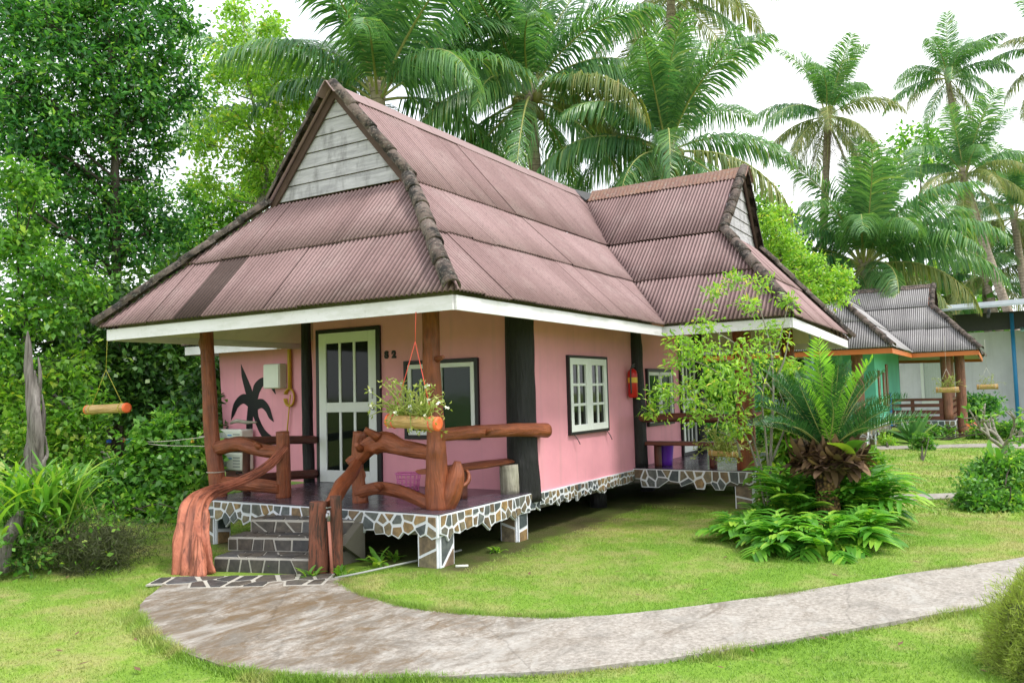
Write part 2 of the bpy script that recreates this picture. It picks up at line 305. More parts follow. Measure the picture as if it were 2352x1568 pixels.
class MB:
    def __init__(s): s.v = []; s.f = []; s.mi = []; s.uv = {}; s.smooth = []
    def quad(s, pts, mi=0):
        b = len(s.v); s.v += [tuple(p) for p in pts]; s.f.append(tuple(range(b, b+len(pts)))); s.mi.append(mi); s.smooth.append(False)
    def box(s, lo, hi, mi=0):
        x0, y0, z0 = lo; x1, y1, z1 = hi
        s.obox((V(*lo)+V(*hi))/2, V(1,0,0)*(x1-x0)/2, V(0,1,0)*(y1-y0)/2, V(0,0,1)*(z1-z0)/2, mi)
    def obox(s, c, a, b, d, mi=0, bev=None):
        """box with bevelled edges from centre and three half-axes"""
        c, a, b, d = V(*c), V(*a), V(*b), V(*d)
        L = [np.linalg.norm(q) for q in (a, b, d)]
        bv = min(.006, min(L)*.35) if bev is None else min(bev, min(L)*.45)
        ax = [a, b, d]; base = len(s.v); idx = {}
        for sx in (-1, 1):
            for sy in (-1, 1):
                for sz in (-1, 1):
                    sg = (sx, sy, sz)
                    for k in range(3):
                        p = c.copy()
                        for j in range(3):
                            p = p + ax[j]*sg[j]*(1.0 if j == k else (1-bv/max(L[j], 1e-9)))
                        idx[(sg, k)] = len(s.v); s.v.append(tuple(p))
        det = np.dot(np.cross(a, b), d)
        def add(q, out):
            P = [np.array(s.v[i]) for i in q]
            n = np.cross(P[1]-P[0], P[2]-P[0])
            if np.dot(n, out) < 0: q = q[::-1]
            s.f.append(tuple(q)); s.mi.append(mi); s.smooth.append(False)
        for k in range(3):
            i, j = [q for q in range(3) if q != k]
            for sk in (-1, 1):
                cyc = []
                for (p, q) in ((-1,-1),(1,-1),(1,1),(-1,1)):
                    sg = [0,0,0]; sg[k] = sk; sg[i] = p; sg[j] = q; cyc.append(idx[(tuple(sg), k)])
                add(cyc, ax[k]*sk)
        for k in range(3):           # edges
            i, j = [q for q in range(3) if q != k]
            for p in (-1, 1):
                for q in (-1, 1):
                    g0 = [0,0,0]; g0[i] = p; g0[j] = q; g1 = list(g0); g0[k] = -1; g1[k] = 1
                    add([idx[(tuple(g0), i)], idx[(tuple(g0), j)], idx[(tuple(g1), j)], idx[(tuple(g1), i)]], ax[i]*p+ax[j]*q)
        for sx in (-1, 1):
            for sy in (-1, 1):
                for sz in (-1, 1):
                    sg = (sx, sy, sz); add([idx[(sg, 0)], idx[(sg, 1)], idx[(sg, 2)]], a*sx+b*sy+d*sz)
    def prism(s, poly, ex, mi=0, cap=True):
        """polygon (3D points) extruded along ex"""
        ex = V(*ex); n = len(poly); b = len(s.v)
        P = [V(*p) for p in poly]
        s.v += [tuple(p) for p in P] + [tuple(p+ex) for p in P]
        nrm = sum((np.cross(P[i]-P[0], P[(i+1) % n]-P[0]) for i in range(1, n-1)), V(0,0,0))
        fl = np.dot(nrm, ex) > 0
        top = list(range(b+n, b+2*n)); bot = list(range(b, b+n))
        s.f.append(tuple(top if fl else top[::-1])); s.f.append(tuple(bot[::-1] if fl else bot)); s.mi += [mi, mi]; s.smooth += [False]*2
        for i in range(n):
            j = (i+1) % n; q = (b+i, b+j, b+n+j, b+n+i)
            s.f.append(q if fl else q[::-1]); s.mi.append(mi); s.smooth.append(False)
    def tube(s, pts, rad, seg=10, mi=0, cap=True, rough=0.0, seed=0, step=None, ell=None, side=None, knots=0, groove=0.0):
        """swept tube along a smooth path; rad one value or one per point; ell flattens the section (list of factors); rough roughens it like a log"""
        P = np.array(pts, float); n = len(P)
        rad = np.full(n, rad, float) if np.isscalar(rad) else np.array(rad, float)
        el = np.ones(n) if ell is None else np.array(ell, float)
        if step:
            L = np.concatenate([[0], np.cumsum(np.linalg.norm(np.diff(P, axis=0), axis=1))])
            m = max(2, int(L[-1]/step)+1); t = np.linspace(0, L[-1], m)
            E = np.vstack([2*P[0]-P[1], P, 2*P[-1]-P[-2]])
            k = np.clip(np.searchsorted(L, t, side='right')-1, 0, n-2); w = ((t-L[k])/(L[k+1]-L[k]+1e-9))[:, None]
            a, b, c, d = E[k], E[k+1], E[k+2], E[k+3]
            Q = .5*((2*b)+(c-a)*w+(2*a-5*b+4*c-d)*w**2+(3*b-a-3*c+d)*w**3)
            rad = np.interp(t, L, rad); el = np.interp(t, L, el); P = Q; n = m
        T = np.gradient(P, axis=0); T /= np.linalg.norm(T, axis=1)[:, None]+1e-9
        up = V(0,0,1) if side is None else V(*side)
        if side is None and abs(T[0][2]) > .9: up = V(1,0,0)
        N = np.zeros_like(P); x = up-T[0]*np.dot(up, T[0]); N[0] = unit(x)
        for i in range(1, n):
            x = (N[i-1] if side is None else up); x = x-T[i]*np.dot(x, T[i]); N[i] = unit(x)
        B = np.cross(T, N)
        ln = np.concatenate([[0], np.cumsum(np.linalg.norm(np.diff(P, axis=0), axis=1))])
        th = np.arange(seg)*2*PI/seg
        rr = np.repeat(rad[:, None], seg, 1)
        if rough:
            g = np.random.default_rng(seed)
            for o in range(5):
                fa = g.integers(1, 3+o); fl = g.uniform(1.5, 5)*(o+1); ph = g.uniform(0, 6.28, 2)
                rr *= 1+rough/(o*.6+1)*np.sin(fa*th[None, :]+ph[0]+.5*np.sin(fl*ln[:, None]))*np.sin(fl*ln[:, None]+ph[1])
            for q in range(knots):
                c0, t0 = g.uniform(.1, .9)*ln[-1], g.uniform(0, 6.28); rk = g.uniform(.04, .08)
                da = np.angle(np.exp(1j*(th-t0)))[None, :]*rad.mean(); dl = (ln-c0)[:, None]
                rr *= 1+.45*np.exp(-(da**2+dl**2)/(rk*rk*.5))
        if groove:
            g = np.random.default_rng(seed+5)
            for o in range(4):
                fa = g.integers(5, 15); rr *= 1+groove*.5*np.sin(fa*th[None, :]+g.uniform(0, 6)+.8*np.sin(ln[:, None]*g.uniform(1, 3)))
        base = len(s.v)
        X = P[:, None, :]+rr[:, :, None]*(np.cos(th)[None, :, None]*N[:, None, :]+np.sin(th)[None, :, None]*B[:, None, :]*el[:, None, None])
        s.v += [tuple(q) for q in X.reshape(-1, 3)]
        for i in range(n-1):
            for j in range(seg):
                k = (j+1) % seg
                fi = len(s.f); s.f.append((base+i*seg+j, base+i*seg+k, base+(i+1)*seg+k, base+(i+1)*seg+j)); s.mi.append(mi); s.smooth.append(True)
                u0, u1 = j/seg, (j+1)/seg; rm = float(rad.mean())*6
                s.uv[fi] = [(u0*rm, ln[i]), (u1*rm, ln[i]), (u1*rm, ln[i+1]), (u0*rm, ln[i+1])]
        if cap:
            s.f.append(tuple(base+j for j in range(seg))[::-1]); s.f.append(tuple(base+(n-1)*seg+j for j in range(seg))); s.mi += [mi, mi]; s.smooth += [False]*2
        return P
    def build(s, name, mats, parent=None, loc=None):
        if not isinstance(mats, (list, tuple)): mats = [mats]
        me = bpy.data.meshes.new(name); me.from_pydata([tuple(map(float, q)) for q in s.v], [], [tuple(map(int, q)) for q in s.f])
        for q in mats: me.materials.append(q)
        assert len(s.mi) == len(s.f) == len(s.smooth), (name, len(s.mi), len(s.f), len(s.smooth)); me.polygons.foreach_set('material_index', s.mi)
        me.polygons.foreach_set('use_smooth', s.smooth)
        if s.uv:
            ul = me.uv_layers.new(name='UVMap'); buf = np.zeros(len(me.loops)*2)
            for p in me.polygons:
                if p.index in s.uv:
                    for k, li in enumerate(p.loop_indices):
                        buf[2*li:2*li+2] = s.uv[p.index][k]
            ul.data.foreach_set('uv', buf)
        me.update()
        return link(name, me, parent, loc)

def link(name, me, parent=None, loc=None):
    o = bpy.data.objects.new(name, me); C.objects.link(o)
    if loc is not None: o.location = loc
    if parent is not None: o.parent = parent
    return o
def tag(o, label=None, cat=None, group=None, kind=None):
    if label: o['label'] = label
    if cat: o['category'] = cat
    if group: o['group'] = group
    if kind: o['kind'] = kind
    return o
def thing(name, label, cat, group=None, loc=(0,0,0)):
    o = bpy.data.objects.new(name, None); C.objects.link(o); o.location = loc; o.empty_display_size = .2
    return tag(o, label, cat, group)

def mesh_np(name, verts, quads, mats, parent=None, loc=None, mi=None, smooth=False):
    verts = np.asarray(verts, np.float32); quads = np.asarray(quads, np.int32)
    me = bpy.data.meshes.new(name); n, k = quads.shape
    me.vertices.add(len(verts)); me.vertices.foreach_set('co', verts.ravel())
    me.loops.add(n*k); me.loops.foreach_set('vertex_index', quads.ravel())
    me.polygons.add(n); me.polygons.foreach_set('loop_start', np.arange(0, n*k, k, dtype=np.int32))
    me.polygons.foreach_set('loop_total', np.full(n, k, np.int32))
    if not isinstance(mats, (list, tuple)): mats = [mats]
    for q in mats: me.materials.append(q)
    if mi is not None: me.polygons.foreach_set('material_index', np.asarray(mi, np.int32))
    me.update(calc_edges=True); me.validate()
    return link(name, me, parent, loc)

# ------------------------------------------------------------------ foliage in numpy
def rdir(n, g): v = g.normal(size=(n, 3)); return v/np.linalg.norm(v, axis=1)[:, None]
def leaf_quads(pos, d, nrm, L, W):
    """folded rhombic leaf per position: two triangles' worth of quad (base, side, tip, side)"""
    d = d/np.linalg.norm(d, axis=1)[:, None]
    s = np.cross(d, nrm); s /= np.linalg.norm(s, axis=1)[:, None]+1e-9
    nn = np.cross(s, d)
    L = L[:, None]; W = W[:, None]
    mid = pos+d*L*.48+nn*L*.10
    v = np.stack([pos, mid+s*W*.5, pos+d*L-nn*L*.06, mid-s*W*.5], 1).reshape(-1, 3)
    return v, np.arange(len(pos)*4).reshape(-1, 4)

def leaf_cloud(clusters, per, spread, L, W, g, up=.35):
    """clusters (n,3): per leaves round each; spread = radius of a leaf cluster"""
    n = len(clusters); N = n*per
    off = rdir(N, g)*(g.random(N)**.5*spread)[:, None]; off[:, 2] *= .75
    pos = np.repeat(clusters, per, 0)+off
    d = off/np.maximum(np.linalg.norm(off, axis=1)[:, None], 1e-6)*.9+rdir(N, g)*.7; d[:, 2] -= .15
    nrm = rdir(N, g)*.75; nrm[:, 2] += up+.35
    return leaf_quads(pos, d, nrm, L*g.uniform(.5, 1.45, N), W*g.uniform(.6, 1.35, N))

def blob_points(c, r, n, g):
    """points in an uneven ellipsoid, denser towards its shell"""
    q = rdir(n, g)*(g.random(n)**.5*1.12)[:, None]
    q *= (1+.28*np.sin(q[:, :1]*5+g.uniform(0, 6))+.2*np.sin(q[:, 2:3]*7+g.uniform(0, 6)))
    return np.asarray(c)+q*np.asarray(r)

def tree(name, label, cat, base, spine, blobs, leafmat, barkmat, r0, seed, dens=60, per=9, L=.11, W=.05, spread=.16, group=None, limb=True, twigs=.16, crown='crown', up=.35):
    """trunk along spine with a limb to every clump of leaves; clumps are (centre, radii)"""
    g = np.random.default_rng(seed)
    base = np.asarray(base, float)
    root = thing(name, label, cat, group, tuple(base))
    mb = MB(); sp = np.array(spine, float)
    rad = np.linspace(r0, r0*.22, len(sp)); rad[0] *= 1.35
    P = mb.tube(sp-base, rad, 9, step=.18, rough=.10, seed=seed)
    pts = []
    for (c, r) in blobs:
        c = np.asarray(c, float); r = np.ones(3)*r if np.isscalar(r) else np.asarray(r, float)
        n = int(14+12.5*dens/118*(r.mean()/spread)**2)
        q = blob_points(c, r, n, g); pts.append(q)
        if limb:
            h = c-base; zt = h[2]-max(.25, np.linalg.norm(h[:2])*.7)
            k = int(np.argmin(abs(P[:, 2]-zt))); s0 = P[k]
            rr = max(.012, r0*.36*(1-.6*k/len(P)))
            mid = (s0+h)/2+g.normal(size=3)*.12+V(0,0,.12)
            mb.tube([s0, mid, h], [rr, rr*.7, rr*.32], 6, step=.2, rough=.08, seed=seed+1)
            for w in q[g.random(n) < twigs]:
                t0 = mid*.35+h*.65 if g.random() < .5 else h
                mb.tube([t0, (t0+w-base)/2+g.normal(size=3)*.05, w-base], [rr*.28, rr*.18, .004], 4, cap=False)
    mb.build('trunk', MAT[barkmat], root)
    pts = np.vstack(pts)-base
    v, f = leaf_cloud(pts, per, spread, L, W, g, up)
    mesh_np(crown, v, f, MAT[leafmat], root)
    return root

def bush(name, label, cat, base, blobs, leafmat, seed, dens=70, per=9, L=.09, W=.045, spread=.13, group=None, stem='bark_dark', up=.35):
    base = np.asarray(base, float)
    top = max(blobs, key=lambda q: q[0][2])[0]
    sp = [base-V(0,0,.06), base+(np.asarray(top)-base)*.35, base+(np.asarray(top)-base)*.8]
    return tree(name, label, cat, base, sp, blobs, leafmat, stem, .035, seed, dens, per, L, W, spread, group, True, .10, 'foliage', up)

# ------------------------------------------------------------------ building parts
def clip_half(poly, p, n):
    """keep the side of the line through p where dot(x-p, n) <= 0"""
    out = []
    for i in range(len(poly)):
        a, b = poly[i], poly[(i+1) % len(poly)]
        da = (a[0]-p[0])*n[0]+(a[1]-p[1])*n[1]; db = (b[0]-p[0])*n[0]+(b[1]-p[1])*n[1]
        if da <= 0: out.append(a)
        if (da < 0 < db) or (db < 0 < da):
            t = da/(da-db); out.append((a[0]+(b[0]-a[0])*t, a[1]+(b[1]-a[1])*t))
    return out
def voronoi(sites, box, inset):
    cells = []
    x0, y0, x1, y1 = box
    for i, s in enumerate(sites):
        poly = [(x0+inset, y0+inset), (x1-inset, y0+inset), (x1-inset, y1-inset), (x0+inset, y1-inset)]
        for j, q in enumerate(sites):
            if i == j: continue
            d = (q[0]-s[0], q[1]-s[1]); L = math.hypot(*d)
            if L > .75: continue
            n = (d[0]/L, d[1]/L); m = ((s[0]+q[0])/2-n[0]*inset, (s[1]+q[1])/2-n[1]*inset)
            poly = clip_half(poly, m, n)
            if len(poly) < 3: break
        cells.append(poly)
    return cells
def stone_panel(mb, O, X, Y, w, h, seed, size=.15, ragged=.1, gap=.0135, thick=.02):
    """flat panel of broken stones set in raised grout; Y runs down from the top edge; mb materials: 0 grout, 1 stone"""
    g = random.Random(seed); O, X, Y = V(*O), unit(X), unit(Y); n = unit(np.cross(X, Y))
    # the face is towards +n
    nx = max(1, round(w/size)); H = h+ragged; ny = max(1, round(H/size)); S = []
    for i in range(nx):
        for j in range(ny):
            S.append(((i+.5+g.uniform(-.42, .42))*w/nx, (j+.5+g.uniform(-.42, .42))*H/ny))
    box = (0, 0, w, H if ragged else h)
    keep = [k for k, s in enumerate(S) if (s[1] < h or not ragged)]
    A = voronoi(S, box, 0.0); B = [q for q in voronoi(S, box, gap)]; B2 = voronoi(S, box, gap*.62); B3 = voronoi(S, box, gap*1.35); B = [g.choice((x, y, z)) for x, y, z in zip(B, B2, B3)]
    P = lambda q, d: O+X*q[0]+Y*q[1]+n*d
    for k in keep:
        if len(A[k]) > 2: mb.prism([P(q, -.01) for q in A[k]], n*(thick+.01), 0)
        if len(B[k]) > 2:
            c = (sum(q[0] for q in B[k])/len(B[k]), sum(q[1] for q in B[k])/len(B[k]))
            rim = [P(q, thick-.003) for q in B[k]]; lift = thick+g.uniform(.006, .012)
            top = [P((c[0]+(q[0]-c[0])*.94, c[1]+(q[1]-c[1])*.94), lift) for q in B[k]]
            b = len(mb.v); m = len(rim); mb.v += [tuple(q) for q in rim+top]
            N0 = sum((np.cross(top[i]-top[0], top[(i+1) % m]-top[0]) for i in range(1, m-1)), V(0,0,0)); fl = np.dot(N0, n) > 0
            f = tuple(range(b+m, b+2*m)); mb.f.append(f if fl else f[::-1]); mb.mi.append(1); mb.smooth.append(False)
            for i in range(m):
                q = (b+i, b+(i+1) % m, b+m+(i+1) % m, b+m+i); mb.f.append(q if fl else q[::-1]); mb.mi.append(1); mb.smooth.append(False)

def roof_sheet(name, poly3, S, rows, mats, parent, pitch=.057, amp=.0115, sheet=8, stain=None, seed=0, lap=.024):
    """corrugated sheets in lapped rows over a planar polygon; S = direction along the eave, waves run up the slope"""
    g = random.Random(seed); P = [V(*p) for p in poly3]; S = unit(S)
    N = unit(sum((np.cross(P[i]-P[0], P[i+1]-P[0]) for i in range(1, len(P)-1)), V(0,0,0)))
    if N[2] < 0: N = -N
    S = unit(S-N*np.dot(S, N)); T = np.cross(N, S)
    if T[2] < 0: T = -T
    O = P[0]; q2 = [(np.dot(p-O, S), np.dot(p-O, T)) for p in P]
    smin, smax = min(q[0] for q in q2), max(q[0] for q in q2); tmax = max(q[1] for q in q2)
    sub = 6; ds = pitch/sub
    def interval(s):
        ts = []
        for i in range(len(q2)):
            a, b = q2[i], q2[(i+1) % len(q2)]
            if (a[0]-s)*(b[0]-s) <= 0 and abs(a[0]-b[0]) > 1e-9: ts.append(a[1]+(b[1]-a[1])*(s-a[0])/(b[0]-a[0]))
        return (min(ts), max(ts)) if len(ts) > 1 else None
    verts, quads, mi, uvs = [], [], [], []
    nsheet = int((smax-smin)/(pitch*sheet))+1
    for ri in range(len(rows)-1):
        r0, r1 = rows[ri]*tmax, rows[ri+1]*tmax
        for k in range(nsheet):
            lift0 = g.uniform(-.004, .005); sh = g.uniform(-.012, .012) if ri else g.uniform(-.006, .012)
            m = 1 if stain and stain(ri, k) else 0; prev = None
            for i in range(sheet*sub+2):
                s = smin+1e-4+(k*sheet*sub+i)*ds
                if s > smax-1e-4: break
                iv = interval(s)
                if iv is None: prev = None; continue
                a, b = max(r0+sh, iv[0]), min(r1+.03, iv[1])
                if b-a < .004: prev = None; continue
                ph = (s-smin)/pitch; hgt = amp*math.cos(2*PI*ph)+lift0
                row = []
                for t in (a, (a+b)/2, b):
                    lf = lap*(1-min(1, max(0, (t-r0)/(r1-r0))))+.004
                    row.append(O+S*s+T*t+N*(hgt+lf))
                i0 = len(verts); verts += [row[0]-N*.011, row[0], row[1], row[2]]; uvs += [(ph, a), (ph, a), (ph, (a+b)/2), (ph, b)]
                if prev is not None:
                    p = prev
                    for z in range(3): quads.append((p+z, i0+z, i0+z+1, p+z+1)); mi.append(m)
                prev = i0
    o = mesh_np(name, verts, quads, mats, parent, mi=mi)
    me = o.data; ul = me.uv_layers.new(name='UVMap'); li = np.zeros(len(me.loops), np.int32); me.loops.foreach_get('vertex_index', li)
    ul.data.foreach_set('uv', np.array(uvs, np.float32)[li].ravel())
    me.polygons.foreach_set('use_smooth', np.ones(len(me.polygons), bool))
    return o

def cap_tiles(name, path, r, mat, parent, seed, tl=.38, up=(0,0,1)):
    """half-round ridge tiles lapping down a path (listed from the top)"""
    g = random.Random(seed); mb = MB()
    for A, B in zip(path[:-1], path[1:]):
        A, B = V(*A), V(*B); L = np.linalg.norm(B-A); n = max(1, round(L/tl)); D = (B-A)/L
        for k in range(n):
            a = A+D*(L*k/n-.02); b = A+D*(L*(k+1)/n+.035)
            side = unit(np.cross(D, V(*up))); nn = np.cross(side, D); j = g.uniform(-.007, .007)
            a = a+side*j; b = b+side*(j+g.uniform(-.006, .006))+nn*.012
            base = len(mb.v); m = 9
            for c, rr in ((a, r*.96), (b, r*1.05), (b, r*.86), (a, r*.78)):
                for q in range(m):
                    th = -1.75+3.5*q/(m-1); mb.v.append(tuple(c+side*math.sin(th)*rr+nn*(math.cos(th)*rr)))
            for ring in range(3):
                for q in range(m-1):
                    mb.f.append((base+ring*m+q, base+ring*m+q+1, base+(ring+1)*m+q+1, base+(ring+1)*m+q)); mb.mi.append(0); mb.smooth.append(ring != 1)
    return mb.build(name, mat, parent)

def ridge_sheet(name, A, B, w, drop, mat, parent, wave=0.0, seg=1.0):
    """folded ridge capping from A to B: w = half width, drop = fall over that width"""
    A, B = V(*A), V(*B); L = np.linalg.norm(B-A); D = (B-A)/L; side = unit(np.cross(D, V(0,0,1))); mb = MB(); n = max(1, round(L/seg))
    for k in range(n):
        a, b = L*k/n-.02, L*(k+1)/n+.02; st = max(1, int((b-a)/.011)) if wave else 1; base = len(mb.v); up = .004*(k % 2)
        for i in range(st+1):
            t = a+(b-a)*i/st; hgt = wave*math.cos(2*PI*t/.066)
            for sd, dz in ((-1, 1), (-.5, .5), (-.07, .04), (.07, .04), (.5, .5), (1, 1)):
                mb.v.append(tuple(A+D*t+side*sd*w+V(0,0,.035+up-drop*dz+hgt*min(1, dz*2))))
        for i in range(st):
            for q in range(5):
                mb.f.append((base+i*6+q, base+i*6+q+1, base+(i+1)*6+q+1, base+(i+1)*6+q)); mb.mi.append(0); mb.smooth.append(False)
    o = mb.build(name, mat, parent)
    md = o.modifiers.new('thick', 'SOLIDIFY'); md.thickness = .008; md.offset = 0
    return o

def rects(mb, O, X, n, rs, d0, d1, mi=0, bev=.004):
    """raised rectangles on a wall plane: (x0, z0, x1, z1) from O along X and up"""
    O, X, n = V(*O), V(*X), V(*n)
    for (x0, z0, x1, z1) in rs:
        c = O+X*(x0+x1)/2+V(0,0,(z0+z1)/2)+n*(d0+d1)/2
        mb.obox(c, X*(x1-x0)/2, V(0,0,(z1-z0)/2), n*(d1-d0)/2, mi, bev)
def border(x0, z0, x1, z1, t): return [(x0, z0, x0+t, z1), (x1-t, z0, x1, z1), (x0+t, z0, x1-t, z0+t), (x0+t, z1-t, x1-t, z1)]

def window(parent, name, O, X, n, w, h, sashes, cols, rows_, trim='black_trim', sash='white', glass='glass', tw=.045, sw=.05, bar=.02, mid=None):
    mb = MB(); rects(mb, O, X, n, border(0, 0, w, h, tw), -.02, .045)
    o = mb.build(name, MAT[trim], parent)
    for (x0, x1, dep) in sashes:
        mb = MB(); z0, z1 = tw+.004, h-tw-.004
        rects(mb, O, X, n, border(x0, z0, x1, z1, sw), -.01, dep)
        iw, ih = (x1-x0-2*sw), (z1-z0-2*sw)
        for c in range(1, cols):
            xx = x0+sw+iw*c/cols; rects(mb, O, X, n, [(xx-bar/2, z0+sw, xx+bar/2, z1-sw)], -.005, dep-.012)
        hs = mid if mid else [k/rows_ for k in range(1, rows_)]
        for fz in hs:
            zz = z0+sw+ih*fz; bw = bar if not mid else .08
            for c in range(cols):
                xa = x0+sw+iw*c/cols+(bar/2 if c else 0); xb = x0+sw+iw*(c+1)/cols-(bar/2 if c < cols-1 else 0)
                rects(mb, O, X, n, [(xa, zz-bw/2, xb, zz+bw/2)], -.005, dep-.012)
        s = mb.build('sash', MAT[sash], o)
        mb = MB(); rects(mb, O, X, n, [(x0+sw*.6, z0+sw*.6, x1-sw*.6, z1-sw*.6)], .004, .010, bev=.0005)
        mb.build('pane', MAT[glass], o)
    return o

def wall_poly(name, pts, ex, mat, parent):
    mb = MB(); mb.prism(pts, ex); return mb.build(name, mat, parent)

def bungalow(root, st):
    """a raised cottage with a bell-cast gablet roof and a cross wing; st = style"""
    ze, zk, zr = 2.5, st['zk'], st['zr']; vm = 1.715
    E0, V0, V1 = -.76, -.76, 4.19
    ug, va, vb = .52, .69, 2.74
    kz = (zk-ze); hx = .25
    roof, stain = MAT[st['roof']], MAT['roof_stain']
    wE, wK, wC, wK2, wE2 = 4.2, 5.62, 6.88, 7.64, 8.45
    ve, vg = -2.47, -1.2; zf = 2.38
    mats = [roof, stain]; rr = 'roof'
    # the parent roof object is the front hip; every other slope hangs under it as its own sheet field
    F = [(E0, V0-.03, ze), (E0, V1+.03, ze), (ug, vb+.03, zk), (ug, va-.03, zk)]
    half = [0, .5, 1]
    def rs(name, poly, S, rows, **k): return roof_sheet(name, poly, S, rows, mats, root, **k)
    n = 'roof_slope'
    rs(n, F, (0,1,0), half, seed=1, stain=(lambda r, k: r == 0 and k == 7) if st['main'] else None)
    S1 = [(E0, V0, ze), (wE, V0, ze), (wK, va, zk), (ug, va, zk)]
    rs(n, S1, (1,0,0), half, seed=2)
    rs(n, [(ug-.07, va, zk), (wK, va, zk), (wC, vm, zr), (ug-.07, vm, zr)], (1,0,0), [0, 1.0], seed=3)
    WF = [(wE, V0, ze), (4.15, ve, ze), (5.6, vg, zk), (wK, va, zk)]
    rs(n, WF, (0,1,0), half, seed=4)
    rs(n, [(wK, va, zk), (5.6, vg-.02, zk), (wC, vg-.02, zr), (wC, vm, zr)], (0,1,0), [0, 1.0], seed=5)
    WE = [(4.15, ve, ze), (wE2, ve, zf), (wK2, vg, zk), (5.6, vg, zk)]
    rs(n, WE, (1,0,0), half, seed=6)
    WB = [(wE2, ve, zf), (wE2, V1, ze), (wK2, vb, zk), (wK2, vg, zk)]
    rs(n, WB, (0,1,0), half, seed=7)
    rs(n, [(wK2, vg, zk), (wK2, vb, zk), (wC, vm, zr), (wC, vg, zr)], (0,1,0), [0, 1.0], seed=8)
    SL = [(E0, V1, ze), (wE2, V1, ze), (wK2, vb, zk), (ug, vb, zk)]
    rs(n, SL, (1,0,0), half, seed=9)
    rs(n, [(ug-.07, vb, zk), (wK2, vb, zk), (wC, vm, zr), (ug-.07, vm, zr)], (1,0,0), [0, 1.0], seed=10)
    # soffits: boards under the slopes
    mb = MB()
    def soff(poly):
        P = [V(*p) for p in poly]; N = unit(np.cross(P[1]-P[0], P[2]-P[0])); N = N if N[2] > 0 else -N
        c = sum(P)/len(P)
        Q = [p+(c-p)*.03-N*.105 for p in P]; mb.prism(Q, -N*.012)
    for q in (F, S1, WF, WE, WB, SL): soff(q)
    mb.build('soffit', MAT['cream'], root)
    # fascia boards
    mb = MB(); zt, zb = 2.488, 2.362
    def fas(a, b, za=0, zb_=0):
        a, b = V(*a), V(*b); d = unit(b-a); nn = V(d[1], -d[0], 0)*.013
        mb.prism([V(a[0], a[1], zb+za), V(b[0], b[1], zb+zb_), V(b[0], b[1], zt+zb_), V(a[0], a[1], zt+za)], nn*2)
    fas((-.71, -.71), (-.71, 4.14)); fas((4.25, -.735), (-.683, -.735)); fas((4.2, -2.42), (4.24, -.71), .01, 0); fas((8.40, -2.447), (4.227, -2.447), -.11, .01)
    fas((8.426, 4.14), (8.426, -2.42), 0, -.11); fas((-.683, 4.166), (8.40, 4.166))
    mb.build('fascia', MAT[st['fascia']], root)
    # ridge and hip cappings
    cap = MAT[st['cap']]; r = .076
    U = .43; dz = .03
    for v_a, v_b, v_e, sd in ((vm-.03, va-.02, V0+.0, 0), (vm+.03, vb+.02, V1-.0, 1)):
        cap_tiles('hip_cap', [(U, v_a, zr-.03+dz), (ug-.03, v_b, zk+dz+.01), (E0-.03, v_e, ze+.05)], r, cap, root, 11+sd)
    cap_tiles('hip_cap', [(wC, vg-.03, zr), (5.6, vg-.03, zk+dz+.02), (4.12, ve-.02, ze+.05)], r, cap, root, 13)
    cap_tiles('hip_cap', [(wC, vg-.03, zr), (wK2, vg-.03, zk+dz), (wE2+.02, ve-.02, zf+.06)], r, cap, root, 14)
    cap_tiles('hip_cap', [(wK2, vb, zk+dz), (wE2+.02, V1, ze+.06)], r, cap, root, 15)
    ridge_sheet('ridge_cap', (ug-.16, vm, zr), (wC-.1, vm, zr), .13, .13*(zr-zk)/(vm-va), MAT[st['ridge']], root, 0, .62)
    ridge_sheet('ridge_cap', (wC, vm-.25, zr), (wC, vg-.1, zr), .24, .24*(zr-zk)/(wC-wK), MAT[st['ridge2']], root, .010, 1.0)
    if st['main']:
        mb = MB(); mb.prism([(wC-.28, vm-.22, zr-.20), (wC-.30, vm+.06, zr+.045), (wC+.02, vm+.06, zr+.05), (wC+.02, vm-.30, zr-.06)], (0, -.012, .02))
        mb.build('valley_flashing', MAT['dark_metal'], root)
    # gable boards
    def gable(P0, X, half0, half1, apex, h, n_, nrm, mat):
        mb = MB(); P0, X, nrm = V(*P0), V(*X), V(*nrm)
        for k in range(n_):
            za, zb = h*k/n_+.004, h*(k+1)/n_-.006
            L = lambda z: -half0+(apex+half0)*z/h
            Rr = lambda z: half1+(apex-half1)*z/h
            q = [P0+X*L(za)+V(0,0,za), P0+X*Rr(za)+V(0,0,za), P0+X*Rr(zb)+V(0,0,zb)-nrm*.012, P0+X*L(zb)+V(0,0,zb)-nrm*.012]
            mb.prism(q, -nrm*.02)
        return mb.build('gable_boards', mat, root)
    hz = zr-zk-.02
    gable((ug, vm, zk+.03), (0,1,0), vm-va, vb-vm, 0, hz, 7 if st['main'] else 5, (-1,0,0), MAT[st['gable']])
    gable((wC, vg+.03, zk+.03), (1,0,0), wC-5.6, wK2-wC, 0, hz, 7 if st['main'] else 5, (0,-1,0), MAT[st['gable']])
    for P0, P1 in (((ug-.03, vm, zr+.02), (ug-.03, va-.10, zk-.10)), ((ug-.03, vm, zr+.02), (ug-.03, vb+.10, zk-.10))):
        mb = MB(); mb.prism([V(*P0), V(*P1), V(*P1)+V(0, 0, -.02)+V(0, (.075 if P1[1] < vm else -.075), .0), V(*P0)-V(0, 0, .15)], (.025, 0, 0)); mb.build('rake_board', MAT['rake'], root)
    for P1 in ((5.5, vg-.02, zk-.1), (wK2+.1, vg-.02, zk-.1)):
        mb = MB(); mb.prism([V(wC, vg-.02, zr+.02), V(*P1), V(*P1)+V(.075 if P1[0] < wC else -.075, 0, 0), V(wC, vg-.02, zr-.14)], (0, .025, 0)); mb.build('rake_board', MAT['rake'], root)
    # walls
    W = MAT[st['wall']]
